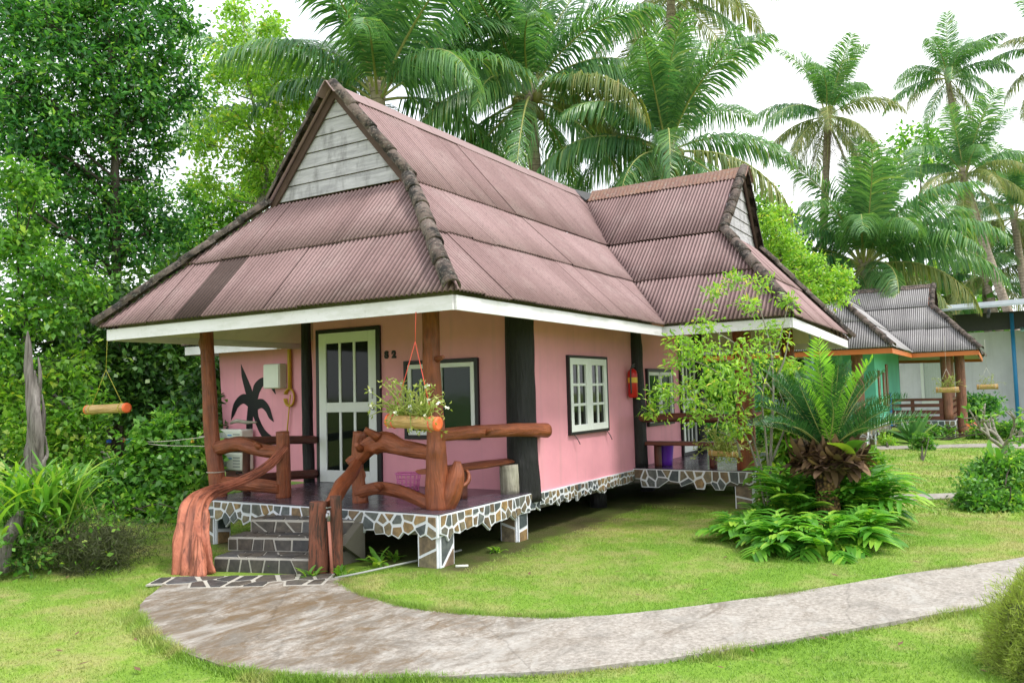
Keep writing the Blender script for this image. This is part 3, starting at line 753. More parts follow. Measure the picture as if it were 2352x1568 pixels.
    top = lambda v: min(3.02+(v if v < vm else 3.43-v)*1.0, zr-.35)
    pv = [0.0, .69, vm, 2.74, 3.43]
    def front_poly(u): return [(u, 0, .45), (u, 0, top(0))]+[(u, q, top(q)) for q in pv[1:-1]]+[(u, 3.43, top(3.43)), (u, 3.43, .45)]
    wall_poly('front_wall', front_poly(1.86), (.11, 0, 0), W, root)
    wall_poly('side_wall', [(1.972, 0, .45), (8.0, 0, .45), (8.0, 0, 3.0), (1.972, 0, 3.0)], (0, .11, 0), W, root)
    wall_poly('side_wall', [(1.972, 3.32, .45), (8.0, 3.32, .45), (8.0, 3.32, 3.0), (1.972, 3.32, 3.0)], (0, .11, 0), W, root)
    wall_poly('back_wall', [(8.0, 0, .45), (8.0, 3.43, .45), (8.0, 3.43, 2.8), (8.0, 0, 2.8)], (-.1, 0, 0), W, root)
    # floors
    mb = MB(); mb.box((.01, .01, .30), (1.9, 3.42, .503)); mb.box((1.9, .02, .30), (8.0, 3.40, .449)); mb.box((4.8, -1.72, .30), (8.0, .02, .503))
    mb.build('floor_slab', MAT['concrete'], root)
    mb = MB(); mb.box((-.012, -.012, .504), (1.858, 3.43, .514)); mb.build('floor_tiles', MAT[st['floor']], root)
    mb = MB(); mb.box((4.78, -1.735, .504), (8.0, -.003, .514))
    mb.build('floor_tiles', MAT[st['floor']], root)
    # stone facing of the raised edges and piers
    sz = st['stone']; mb = MB(); z0 = .503
    stone_panel(mb, (0, 0, z0), (0,1,0), (0,0,-1), 3.43, .215, 21, sz, .11)
    stone_panel(mb, (1.95, 0, z0), (-1,0,0), (0,0,-1), 1.95, .205, 22, sz*.85, .10)
    stone_panel(mb, (4.78, -.0, .49), (-1,0,0), (0,0,-1), 2.83, .165, 23, sz*.75, .08)
    stone_panel(mb, (4.79, -1.73, z0), (0,1,0), (0,0,-1), 1.73, .20, 24, sz*.9, .06)
    stone_panel(mb, (8.0, -1.73, z0), (-1,0,0), (0,0,-1), 3.2, .20, 25, sz*.9, .06)
    mb.build('stone_facing', [MAT['grout'], MAT['stone']], root)
    for i, (u, v, w) in enumerate(((.03, .03, .23), (1.5, .03, .2), (4.83, -1.70, .24), (.03, 3.2, .2), (7.7, -1.70, .22))):
        mb = MB(); mb.box((u+.004, v+.004, -.05), (u+w, v+w, .32))
        p = mb.build('pier', MAT['concrete'], root); mb = MB()
        stone_panel(mb, (u, v, .31), (0,1,0), (0,0,-1), w, .33, 30+i, .17, 0)
        stone_panel(mb, (u+w, v, .31), (-1,0,0), (0,0,-1), w, .33, 40+i, .17, 0)
        mb.build('stone_facing', [MAT['grout'], MAT['stone']], p)
    for (u, v) in ((4.3, .35), (6.4, -1.1), (3.0, 1.8), (6.3, .4), (4.5, 3.0), (6.8, 2.6)):
        mb = MB(); mb.tube([(u, v, -.05), (u, v, .31)], .12, 10, rough=.05, seed=int(u*10)); mb.build('pier', MAT['black' if st['main'] else 'concrete'], root)

MAIN = dict(main=True, zk=3.95, zr=5.19, roof='roof_pink', wall='pink', fascia='fascia', cap='cap', ridge='cap_smooth', ridge2='cap_rust', gable='board', floor='tile', stone=.128)
FAR = dict(main=False, zk=3.93, zr=4.74, roof='roof_grey', wall='green', fascia='orange', cap='cap', ridge='cap', ridge2='cap', gable='orange_board', floor='tile', stone=.17)

H1 = thing('bungalow', 'pink raised bungalow with dusty red corrugated roof and log railed porch', 'bungalow')
bungalow(H1, MAIN)
X1, N1 = (0,-1,0), (-1,0,0)          # front wall: left to right as seen, outward
# painted wall end to the left of the porch, under its own eave
wall_poly('side_room_wall', [(2.45, 3.43, .42), (2.45, 5.92, .42), (2.45, 6.08, 2.44), (2.45, 4.6, 2.62), (2.45, 3.43, 3.06)], (.1, 0, 0), MAT['pink'], H1)
wall_poly('side_room_wall', [(2.55, 5.85, .42), (5.6, 5.85, .42), (5.6, 5.98, 2.4), (2.55, 5.98, 2.4)], (0, -.1, 0), MAT['pink'], H1)
mb = MB(); mb.prism([(1.97, 4.25, 2.36), (1.97, 6.28, 2.36), (1.97, 6.28, 2.485), (1.97, 4.25, 2.485)], (.025, 0, 0)); mb.prism([(1.998, 6.28, 2.36), (5.9, 6.28, 2.36), (5.9, 6.28, 2.485), (1.998, 6.28, 2.485)], (0, -.025, 0))
mb.build('fascia', MAT['fascia'], H1)
roof_sheet('roof_slope', [(1.93, 4.2, 2.5), (1.93, 6.31, 2.5), (3.9, 5.4, 3.5), (3.9, 3.2, 3.5)], (0,1,0), [0, 1], [MAT['roof_pink'], MAT['roof_stain']], H1, seed=40)
roof_sheet('roof_slope', [(5.9, 6.31, 2.5), (1.93, 6.31, 2.5), (3.9, 5.4, 3.5), (5.9, 5.4, 3.5)], (1,0,0), [0, 1], [MAT['roof_pink'], MAT['roof_stain']], H1, seed=41)
mb = MB(); mb.prism([(2.0, 4.2, 2.37), (2.0, 6.25, 2.37), (2.46, 6.25, 2.46), (2.46, 4.2, 2.46)], (0, 0, -.01)); mb.build('soffit', MAT['cream'], H1)

# black bark posts of the main corner, the second corner and the left corner
mb = MB(); mb.tube([(1.86, .13, .40), (1.85, .135, 1.0), (1.85, .14, 1.8), (1.85, .14, 2.9)], [.195, .18, .17, .165], 24, step=.08, rough=.02, seed=3, groove=.05); mb.build('corner_post', MAT['black'], H1)
mb = MB(); mb.tube([(4.98, -.02, .50), (4.97, -.02, 1.3), (4.93, -.02, 2.9)], [.125, .12, .10], 14, step=.1, rough=.05, seed=4, groove=.05); mb.build('corner_post', MAT['black'], H1)
mb = MB(); mb.tube([(1.86, 3.52, .50), (1.86, 3.55, 1.3), (1.86, 3.57, 2.9)], [.085, .075, .07], 12, step=.1, rough=.06, seed=5, groove=.05); mb.build('corner_post', MAT['black'], H1)
mb = MB(); mb.tube([(7.7, -.05, .50), (7.7, -.05, 2.6)], [.12, .1], 12, step=.1, rough=.05, seed=6); mb.build('corner_post', MAT['black'], H1)
# porch posts of red brown trunks
mb = MB(); mb.tube([(.31, .21, .50), (.30, .22, .75), (.29, .22, 1.2), (.27, .24, 1.8), (.27, .24, 2.75)], [.128, .118, .092, .088, .085], 18, step=.05, rough=.05, seed=11, knots=3, groove=.06)
mb.tube([(.33, .16, .50), (.36, .10, .66), (.39, .06, .85), (.40, .05, .98)], [.085, .10, .085, .03], 12, step=.05, rough=.1, seed=12, groove=.08)
mb.tube([(.42, .04, .72), (.50, .0, .76), (.54, .01, .83), (.52, .02, .88)], [.03, .028, .024, .015], 8, step=.03, rough=.1, seed=13)
mb.build('porch_post', MAT['wood'], H1)
mb = MB(); mb.tube([(.22, 3.36, .45), (.22, 3.49, 1.25), (.22, 3.54, 1.9), (.22, 3.60, 2.6)], [.10, .09, .082, .08], 16, step=.06, rough=.04, seed=14, groove=.05, knots=1); mb.build('porch_post', MAT['wood'], H1)
for (u, v, q, sd) in ((4.98, -1.58, .12, 15), (7.85, -1.56, .115, 16)):
    mb = MB(); mb.tube([(u, v, .48), (u+.02, v-.02, 1.4), (u, v, 2.6)], [q*1.08, q, q], 16, step=.08, rough=.06, seed=sd, groove=.06); mb.build('porch_post', MAT['wood'], H1)
# railing posts, logs, hand rails and the twisted root beside the steps
def log(name, pts, rad, mat, seed, rough=.06, knots=0, seg=22, groove=.09, ell=None, side=None, step=.04):
    mb = MB(); mb.tube(pts, rad, seg, step=step, rough=rough, seed=seed, knots=knots, groove=groove, ell=ell, side=side); return mb.build(name, MAT[mat], H1)
log('railing_post', [(.42, 2.51, .50), (.40, 2.48, .9), (.38, 2.47, 1.27)], [.082, .076, .072], 'wood', 21, .04)
log('railing_post', [(.38, 1.30, .50), (.36, 1.33, .9), (.36, 1.28, 1.27)], [.075, .062, .065], 'wood', 22, .09, 2)
log('railing_log', [(.24, 3.42, 1.07), (.28, 3.1, 1.12), (.33, 2.8, 1.06), (.38, 2.48, 1.03)], [.085, .085, .075, .075], 'wood', 23, .07, 1)
log('railing_log', [(.24, 3.38, .67), (.3, 3.0, .66), (.38, 2.5, .63)], [.07, .075, .07], 'wood', 24, .04)
rl = log('railing_log', [(.37, 1.32, .98), (.35, 1.14, 1.12), (.34, .92, 1.16), (.33, .70, 1.11), (.31, .28, 1.06)], [.075, .095, .105, .085, .075], 'wood', 25, .10, 3, 16, .10)
log('railing_log', [(.36, 1.32, .62), (.35, 1.05, .68), (.34, .75, .66), (.32, .3, .54)], [.062, .066, .064, .062], 'wood', 26, .05)
log('railing_log', [(.27, .17, 1.245), (.8, .09, 1.25), (1.5, -.02, 1.235), (2.03, -.08, 1.20)], [.066, .068, .074, .086], 'wood', 27, .03, 0, 18, .02)
log('hand_rail', [(.38, 1.32, .97), (.15, 1.2, .88), (-.2, 1.05, .76), (-.5, .91, .60)], [.05, .058, .066, .07], 'wood', 28, .10, 1, 14, .12)
log('hand_rail', [(.30, 1.40, .93), (.33, 1.36, .97), (.36, 1.3, 1.0)], [.055, .06, .05], 'wood', 29, .08)
log('stair_stump', [(-.66, .92, -.05), (-.65, .92, .35), (-.64, .92, .67)], [.098, .088, .082], 'old_wood', 30, .06, 0, 16, .16)
log('stair_stump', [(-.56, .79, -.05), (-.55, .79, .35), (-.54, .80, .72)], [.070, .062, .056], 'old_wood', 31, .06, 0, 14, .16)
log('root_banister', [(.38, 2.42, 1.10), (.22, 2.48, .93), (.02, 2.55, .80), (-.28, 2.58, .715), (-.62, 2.50, .68), (-.90, 2.36, .60), (-1.05, 2.22, .40), (-1.13, 2.13, .18), (-1.17, 2.06, -.04)],
    [.042, .05, .056, .068, .092, .122, .15, .18, .21], 'root', 32, .07, 0, 72, .15, [.9, .9, .85, .75, .6, .42, .36, .33, .3], (-.35, 1, .25), .03)
g = random.Random(5)
for k in range(7):
    f = -1+2*k/6; v0 = 2.07+.21*f*-1
    log('root_toe', [(-1.08-.03*f, 2.16-.13*f, .34), (-1.14-.05*f, 2.09-.19*f, .15), (-1.20-.06*f+g.uniform(-.03, .03), 2.05-.26*f, g.uniform(-.05, .01))], [.012, .045, g.uniform(.028, .045)], 'root', 80+k, .10, 0, 12, .2)
for zz, q in ((1.12, .05), (.66, .055)): log('side_railing', [(.3, 3.35, zz+.02), (1.0, 3.36, zz), (1.82, 3.38, zz-.04)], q, 'wood_dark', int(zz*40), .04)
log('side_railing', [(.62, 3.35, .5), (.62, 3.35, 1.1)], .045, 'wood_dark', 34)
log('railing_log', [(4.92, .06, 1.225), (4.93, -.8, 1.23), (4.95, -1.75, 1.19)], [.062, .066, .066], 'wood_dark', 35, .05)
log('railing_log', [(5.0, -1.62, 1.19), (6.4, -1.63, 1.22), (7.85, -1.6, 1.2)], [.062, .066, .066], 'wood', 36, .05)
for k, (p, d, q) in enumerate((((.27, .95, 1.22), (-.1, .1, .09), .035), ((.27, 1.2, 1.1), (-.09, -.02, .05), .03), ((.30, 2.75, 1.08), (-.07, .02, .06), .028), ((.25, .9, .70), (-.08, .03, .05), .025), ((.9, 0.03, 1.24), (.02, -.08, .03), .022), ((.2, .3, 1.62), (-.06, -.03, .03), .03), ((.25, .16, 2.0), (-.02, -.09, .02), .025))):
    log('branch_stub', [p, V(*p)+V(*d)*.6, V(*p)+V(*d)], [q*1.5, q, q*.75], 'wood', 90+k, .1, 0, 12, .1)
# steps
SP = dict(l3=(-.37, 2.14), r3=(-.03, 1.03), l2=(-.67, 2.13), r2=(-.33, 1.03), l1=(-.97, 1.97), r1=(-.67, .98))
mb = MB(); fb = MB()
for k, (l, r_, za, zb) in enumerate(((SP['l3'], SP['r3'], .262, .39), (SP['l2'], SP['r2'], .132, .26), (SP['l1'], SP['r1'], -.03, .13))):
    back = [(.02, r_[1]), (.02, l[1])]
    mb.prism([(l[0], l[1], za), (r_[0], r_[1], za), (.0, r_[1], za), (.0, l[1], za)], (0, 0, zb-za))
    d = V(l[0]-r_[0], l[1]-r_[1], 0); stone_panel(fb, (r_[0], r_[1], zb-.001), d, (0,0,-1), float(np.linalg.norm(d)), zb-za-.004, 50+k, .15, 0, .008)
    stone_panel(fb, (l[0], l[1], zb), -d, (d[1], -d[0], 0), float(np.linalg.norm(d)), .28, 60+k, .16, 0, .008, .006)
mb.prism([(-.30, 1.02, .20), (.0, 1.02, .0), (.0, 1.02, .38), (-.05, 1.02, .38)], (0, -.10, 0))
o = mb.build('steps', MAT['concrete'], H1); fb.build('stone_facing', [MAT['grout_dirty'], MAT['stone_dark']], o)

# door and windows
door = MB(); dO = (1.86, 3.36, .514)
rects(door, dO, X1, N1, [(-.0, 0, .05, 2.05), (1.06, 0, 1.13, 2.05), (.05, 2.0, 1.06, 2.05)], -.02, .035); dr = door.build('door_frame', MAT['black_trim'], H1)
mb = MB(); w_, h_ = 1.005, 1.995; xs = [.0, .13, .375, .62, .875]
O2 = (1.86, 3.308, .516)
rects(mb, O2, X1, N1, [(0, 0, .13, h_), (.875, 0, w_, h_), (.13, 0, .875, .16), (.13, h_-.14, .875, h_), (.13, .93, .875, 1.06)], -.01, .030)
for xx in (.375, .63): rects(mb, O2, X1, N1, [(xx-.02, .16, xx+.02, .93), (xx-.02, 1.06, xx+.02, h_-.14)], -.01, .026)
dl = mb.build('door', MAT['white'], H1)
mb = MB(); rects(mb, O2, X1, N1, [(.1, .12, .9, h_-.1)], .004, .012, bev=.001); mb.build('pane', MAT['glass'], dl)
mb = MB(); mb.tube([V(1.83, 3.308-.945, 1.5), V(1.785, 3.308-.945, 1.5)], .024, 12); mb.tube([V(1.832, 3.308-.945, 1.5), V(1.822, 3.308-.945, 1.5)], .034, 12)
rects(mb, O2, X1, N1, [(.935, 1.10, .955, 1.24)], .03, .05); mb.build('handle', MAT['steel'], dl)
window(H1, 'window', (1.86, 1.84, 1.10), X1, N1, 1.12, .98, [(.05, .56, .03), (.53, 1.07, .045)], 1, 1, sw=.055, glass='glass_green')
window(H1, 'window', (2.74, 0, 1.10), (1,0,0), (0,-1,0), 1.16, 1.0, [(.03, .58, .04), (.585, 1.135, .04)], 2, 3, tw=.03, sw=.085, bar=.035)
window(H1, 'window', (5.36, 0, 1.08), (1,0,0), (0,-1,0), 1.12, .88, [(.05, .56, .03), (.53, 1.07, .045)], 1, 1, sw=.055, glass='glass_green')
window(H1, 'door', (6.86, 0, .516), (1,0,0), (0,-1,0), .86, 2.0, [(.05, .81, .04)], 3, 1, tw=.05, sw=.1, bar=.03, mid=[.45])
mb = MB()
for (u, s) in ((2.86, 1), (3.84, 1)): mb.tube([(u, -.03, 1.10), (u+.05, -.05, 1.04), (u+.09, -.06, .98)], .006, 6)
mb.build('window_hook', MAT['dark_metal'], H1)
# house number in raised letters
for ch, v_ in (('S', 2.165), ('2', 2.045)):
    cu_ = bpy.data.curves.new('house_number', 'FONT'); cu_.body = ch; cu_.size = .125; cu_.extrude = .006; cu_.bevel_depth = .0035; cu_.offset = .004
    tmp = bpy.data.objects.new('tmp', cu_); C.objects.link(tmp); dg = bpy.context.evaluated_depsgraph_get()
    me = bpy.data.meshes.new_from_object(tmp.evaluated_get(dg)); bpy.data.objects.remove(tmp)
    me.materials.clear(); me.materials.append(MAT['black_trim'])
    o = link('house_number', me, H1, (1.85, v_, 2.135)); o.rotation_euler = (R(90), 0, R(-90))
# black palm tree painted on the wall
pm = MB(); PO = (2.449, 0, 0)
def blob2(pts, wid):
    P = np.array(pts, float); n = len(P); k = 14
    E = np.vstack([2*P[0]-P[1], P, 2*P[-1]-P[-2]]); Q = []; Wd = []
    for i in range(n-1):
        for w in np.linspace(0, 1, k, endpoint=False):
            a, b, c, d = E[i:i+4]; Q.append(.5*((2*b)+(c-a)*w+(2*a-5*b+4*c-d)*w**2+(3*b-a-3*c+d)*w**3)); Wd.append(np.interp(i+w, range(n), wid))
    Q.append(P[-1]); Wd.append(wid[-1]); Q = np.array(Q); T = np.gradient(Q, axis=0); T /= np.linalg.norm(T, axis=1)[:, None]+1e-9
    Nn = np.stack([-T[:, 1], T[:, 0]], 1); b = len(pm.v); off = .003+.0007*(b % 7)
    for q, nn, w in zip(Q, Nn, Wd):
        for s in (-1, 1): z = q+nn*w*s; pm.v.append((2.45-off, z[0], z[1]))
    for i in range(len(Q)-1): pm.f.append((b+2*i, b+2*i+1, b+2*i+3, b+2*i+2)); pm.mi.append(0); pm.smooth.append(False)
blob2([(5.30, 1.56), (5.40, 1.80), (5.50, 2.02), (5.56, 2.20)], [.07, .075, .05, .004])
blob2([(5.27, 1.60), (5.20, 1.82), (5.05, 1.92), (4.90, 1.86), (4.80, 1.72)], [.06, .085, .06, .05, .005])
blob2([(5.32, 1.58), (5.50, 1.66), (5.66, 1.58), (5.74, 1.44), (5.79, 1.33)], [.08, .075, .06, .04, .004])
blob2([(5.26, 1.55), (5.10, 1.58), (4.98, 1.50), (4.91, 1.38), (4.84, 1.30)], [.08, .07, .055, .04, .004])
blob2([(5.31, 1.58), (5.36, 1.40), (5.38, 1.20), (5.36, 1.02)], [.09, .07, .07, .05])
blob2([(5.28, 1.60), (5.22, 1.36), (5.08, 1.14), (4.88, .98)], [.08, .05, .06, .085])
pm.build('painted_palm', MAT['black_trim'], H1)

# ------------------------------------------------------------------ things on and around the porch
def one(name, mb, mats, label, cat, group=None): return tag(mb.build(name, mats), label, cat, group)
# log bench by the front window
T = thing('log_bench', 'rough log plank bench on log legs under the porch rail by the front window', 'bench')
mb = MB(); mb.tube([(.42, .50, .86), (.9, .42, .855), (1.4, .34, .86), (1.93, .22, .865)], [.11, .155, .16, .13], 18, step=.04, rough=.05, seed=41, ell=[.24, .24, .24, .22], side=(-.18, -1, 0), groove=.05); mb.build('seat', MAT['wood'], T)
mb = MB(); mb.tube([(1.03, .44, .512), (1.03, .43, .84)], .062, 12, step=.05, rough=.04, seed=42); mb.build('leg', MAT['wood_dark'], T)
mb = MB(); mb.tube([(1.60, .17, .512), (1.60, .18, .835)], .105, 16, step=.05, rough=.03, seed=43); mb.build('leg', MAT['grey_log'], T)
T = thing('wing_bench', 'dark plank bench along the rail of the side porch', 'bench')
mb = MB(); mb.obox((5.05, -.78, .855), (.13, 0, 0), (0, .72, 0), (0, 0, .025), 0); mb.build('seat', MAT['wood_dark'], T)
for v in (-1.1, -.28):
    mb = MB(); mb.tube([(5.05, v, .515), (5.05, v, .83)], .055, 10, rough=.04, seed=3, step=.05); mb.build('leg', MAT['wood_dark'], T)
# purple bin, pink basket
mb = MB(); mb.tube([(5.28, -.30, .515), (5.28, -.30, .60), (5.28, -.30, .80), (5.28, -.30, .82)], [.105, .112, .132, .142], 22, cap=True)
one('waste_bin', mb, MAT['purple_plastic'], 'purple plastic bin under the bench of the side porch', 'bin')
T = thing('laundry_basket', 'pink plastic basket on the porch floor below the front window', 'basket', None, (1.45, 1.50, .515))
mb = MB()
for k in range(16):
    a = k*2*PI/16; mb.tube([(math.cos(a)*.10, math.sin(a)*.13, .0), (math.cos(a)*.125, math.sin(a)*.16, .20)], .006, 5)
for z, q in ((.0, .100), (.06, .108), (.12, .116)):
    mb.tube([(math.cos(k*2*PI/20)*q, math.sin(k*2*PI/20)*q*1.28, z+.004) for k in range(21)], .006, 5)
mb.build('body', MAT['pink_plastic'], T)
mb = MB(); mb.tube([(math.cos(k*2*PI/20)*.128, math.sin(k*2*PI/20)*.165, .20) for k in range(21)], .011, 6); mb.build('rim', MAT['pink_plastic'], T)
# fire extinguisher on the side wall
T = thing('fire_extinguisher', 'red fire extinguisher hung on the pink side wall by the black post', 'fire extinguisher', None, (4.66, -.085, 1.53))
mb = MB(); mb.tube([(0,0,0), (0,0,.02), (0,0,.34), (0,0,.39), (0,0,.42)], [.055, .07, .07, .055, .022], 20); mb.build('cylinder', MAT['red'], T)
mb = MB(); mb.tube([(0,0,.215), (0,0,.29)], .0718, 20, cap=False); mb.build('label_band', MAT['yellow'], T)
mb = MB(); mb.tube([(0,0,.41), (0,0,.46)], .018, 10); mb.obox((.02, -.01, .475), (.055, 0, .01), (0, .008, 0), (0, 0, .008)); mb.obox((.02, -.01, .45), (.05, 0, 0), (0, .008, 0), (0, 0, .006)); mb.build('valve', MAT['dark_metal'], T)
mb = MB(); mb.tube([(-.02, 0, .44), (-.08, -.01, .40), (-.095, -.01, .25), (-.085, -.01, .06)], .011, 8, step=.03); mb.build('hose', MAT['dark_metal'], T)
# electric box with its yellow conduit and coil of cable
mb = MB(); rects(mb, (2.45, 4.90, 1.80), X1, N1, [(0, 0, .34, .37)], 0, .15, 0, .012); rects(mb, (2.45, 4.90, 1.80), X1, N1, [(.012, .012, .328, .358)], .15, .162, 0, .008)
one('electrical_box', mb, MAT['white_plastic'], 'off white electrical box fixed beside the painted black palm', 'electrical box')
mb = MB(); mb.tube([(2.41, 4.47, 2.86), (2.41, 4.46, 1.78)], .03, 10); mb.tube([(2.41, 4.45, 1.70), (2.41, 4.52, 1.2), (2.41, 4.54, .6)], .010, 8)
for k in range(5):
    mb.tube([(2.40+.008*k, 4.47+.105*math.cos(a)*(1-.05*k), 1.66+.13*math.sin(a)) for a in np.linspace(.4, 2*PI-.1, 18)], .011, 6)
mb.build('cable_coil', MAT['yellow_pipe']); tag(bpy.data.objects['cable_coil'], 'yellow conduit with a coil of yellow cable below the soffit', 'cable')
# air conditioning unit on its bracket
T = thing('air_conditioner', 'boxy off white air conditioner units stacked below the painted palm', 'air conditioner', None, (2.3, 5.95, .55))
for z in (0.02, .37):
    mb = MB(); mb.obox((-.02, -.36, z+.14), (.125, 0, 0), (0, .36, 0), (0, 0, .135), 0, .02); b = mb.build('casing', MAT['white_plastic'], T)
    mb = MB(); c0 = V(-.148, -.24, z+.14)
    for q in np.linspace(.02, .115, 7): mb.tube([c0+V(0, math.cos(a)*q*1.5, math.sin(a)*q) for a in np.linspace(0, 2*PI, 22)], .0035, 5)
    for q in range(4): mb.obox((-.148, -.62, z+.07+.045*q), (.004, 0, 0), (0, .075, 0), (0, 0, .008))
    mb.build('grille', MAT['grille'], b)
    mb = MB(); mb.obox((-.148, -.47, z+.19), (.003, 0, 0), (0, .045, 0), (0, 0, .008)); mb.build('badge', MAT['blue_paint'], b)
mb = MB()
for y in (-.08, -.62): mb.obox((.02, y, -.005), (.17, 0, 0), (0, .02, 0), (0, 0, .014)); mb.obox((.13, y, .33), (.012, 0, 0), (0, .018, 0), (0, 0, .34))
mb.build('bracket', MAT['dark_metal'], T)
mb = MB(); mb.tube([(2.30, 5.62, 1.285), (2.27, 5.45, 1.32), (2.27, 5.25, 1.30), (2.30, 5.05, 1.30)], [.02, .03, .028, .012], 8, step=.04, rough=.15, seed=9)
one('driftwood', mb, MAT['grey_log'], 'short piece of driftwood lying on the upper air conditioner', 'driftwood')

# bamboo planters hung from the eaves
def planter(label, a, b, r, apex, hook, string, group, plant=None, seed=0, ends='bamboo_end'):
    T = thing('hanging_planter', label, 'hanging planter', group, tuple(apex)); A, B, X = V(*a)-V(*apex), V(*b)-V(*apex), V(0,0,0)
    mb = MB(); mb.tube([A, A*.5+B*.5, B], [r, r*.94, r], 16, step=.05, rough=.01, seed=seed); p = mb.build('bamboo_trough', MAT['bamboo'], T)
    d = unit(B-A); mb = MB()
    for e, s in ((A, -1), (B, 1)): mb = MB(); mb.tube([e-d*s*.014, e+d*s*.006, e+d*s*.0065, e+d*s*.009], [r*1.03, r*1.03, r*.75, r*.72], 16); mb.build('painted_end', MAT[ends], p)
    mb = MB(); u = A*.88+B*.12; w = A*.12+B*.88
    for q in (u, w): mb.tube([X, q+V(0,0,r)], .0035, 5); mb.tube([q+V(0, 0, 0)+r*1.05*(math.cos(t)*unit(np.cross(d, V(0,0,1)))+math.sin(t)*V(0,0,1)) for t in np.linspace(0, 2*PI, 14)], .004, 5)
    mb.tube([X, V(*hook)-V(*apex)], .003, 5); mb.build('cord', MAT[string], T)
    if plant:
        g = np.random.default_rng(seed); mb = MB(); tips = []
        for k in range(plant):
            t = g.uniform(.15, .85); s0 = A*(1-t)+B*t+V(0,0,r*.8); az = g.uniform(0, 2*PI); ln = g.uniform(.14, .46)
            h = V(math.cos(az)*.75+.25*d[0]*g.normal(), math.sin(az)*.75+.25*d[1]*g.normal(), 0)
            e = s0+h*ln*.8+V(0,0,g.uniform(-.14, .32)); m = s0*.5+e*.5+V(0,0,g.uniform(.02, .10))+g.normal(size=3)*.02
            mb.tube([s0, m, e], [.0055, .0045, .003], 5, step=.04, rough=.1, seed=k); tips.append(e)
        mb.build('plant_stems', MAT['orchid'], T)
        tips = np.array(tips); pos = np.repeat(tips, 4, 0)+g.normal(size=(len(tips)*4, 3))*.02
        v, f = leaf_quads(pos, rdir(len(pos), g)+V(0,0,.3), rdir(len(pos), g), np.full(len(pos), .045), np.full(len(pos), .018)); mesh_np('leaves', v, f, MAT['orchid'], T)
        for e in tips[g.random(len(tips)) < .18]: v, f = leaf_quads(np.repeat(e[None], 5, 0), rdir(5, g)+V(0,0,.2), rdir(5, g), np.full(5, .03), np.full(5, .024)); mesh_np('flower', v, f, MAT['petal'], T)
    return T
GP = 'bamboo planters hung from eaves'
planter('empty bamboo trough with orange ends hung on yellow cord at the left eave corner', (-.71, 4.50, 1.575), (-.71, 3.76, 1.59), .055, (-.71, 4.15, 2.03), (-.71, 4.13, 2.37), 'yellow_string', GP, None, 1)
planter('bamboo trough of white flowered stems hung on red string before the porch post', (-.73, -.02, 1.43), (-.73, -.55, 1.40), .06, (-.725, -.32, 2.11), (-.72, -.33, 2.37), 'red_string', GP, 95, 2)
planter('trailing yellow green orchid trough hung beside the sapling at the side porch', (4.15, -1.34, .80), (4.12, -1.70, .78), .04, (4.15, -1.52, 1.45), (4.2, -1.52, 2.4), 'line', GP, 80, 3, 'bamboo')

# clothes lines from the left porch post
T = thing('clothesline', 'two pale cords with coloured pegs strung left from the porch post', 'clothesline')
pl, pr = at(268, 1008, 13.6), V(.20, 3.58, 1.21); pr2 = V(.20, 3.57, 1.10); mb = MB(); pl2 = pl+V(0,0,.03)
for a, b in ((pl, pr), (pl2, pr2)): mb.tube([a, a*.5+b*.5-V(0,0,.05), b], .005, 5, step=.4)
for z in (.5, 1.22): mb.tube([(.22+.105*math.cos(t), 3.42+(.13 if z > 1 else .0)+.105*math.sin(t), z+.3*(z < 1)) for t in np.linspace(0, 2*PI, 16)], .005, 5)
mb.build('cord', MAT['line'], T)
for px, mt, s in ((250, 'blue_plastic', .035), (298, 'teal_plastic', .055), (285, 'bamboo_end', .02), (442, 'yellow', .02)):
    c = at(px, 1010, 13.2 if px < 400 else 10.4); mb = MB(); mb.obox(c-V(0,0,.02), (s, 0, 0), (0, s*.6, 0), (0, 0, s*.8), 0, .006); mb.tube([c, c+V(0,0,.03)], .008, 6); mb.build('peg', MAT[mt], T)
# standpipe by the stump, hose pipe on the lawn, bits of pipe
T = thing('standpipe', 'thin pink painted standpipe with a grey tap leaning on the stair stump', 'standpipe', None, (-.68, .78, 0))
mb = MB(); mb.tube([(0.0, -.06, -.02), (.02, .0, .52)], .014, 10); mb.build('pipe', MAT['pink_pipe'], T)
mb = MB(); mb.tube([(.02, .0, .50), (.02, .0, .60)], .018, 10); mb.tube([(.02, .0, .57), (-.03, -.03, .575), (-.045, -.04, .54)], .012, 8); mb.obox((.02, -.0, .625), (.03, 0, 0), (0, .008, 0), (0, 0, .006)); mb.build('tap', MAT['steel'], T)
mb = MB(); mb.tube([(-.78, .60, .02), (-.5, .48, .03), (-.1, .40, .03), (.3, .35, .02), (.8, .3, .015)], .010, 8, step=.1); one('hose_pipe', mb, MAT['pvc'], 'grey hose pipe lying on the ground from the stump to under the porch', 'pipe')
mb = MB(); mb.tube([(.12, -.10, .012), (.19, -.20, .012)], .012, 8); one('pipe_offcut', mb, MAT['white_plastic'], 'short white pipe end lying beside the front stone pier', 'pipe')
q = at(1866, 860, 13.2); mb = MB(); mb.tube([(q[0], q[1], -.05), (q[0], q[1], 1.4), (q[0], q[1], 2.36)], .03, 10); mb.tube([(q[0], q[1], 2.36), (q[0], q[1]+.02, 2.5)], .016, 8)
one('garden_pole', mb, MAT['pale_blue'], 'pale blue pipe pole standing behind the cycad', 'pole')

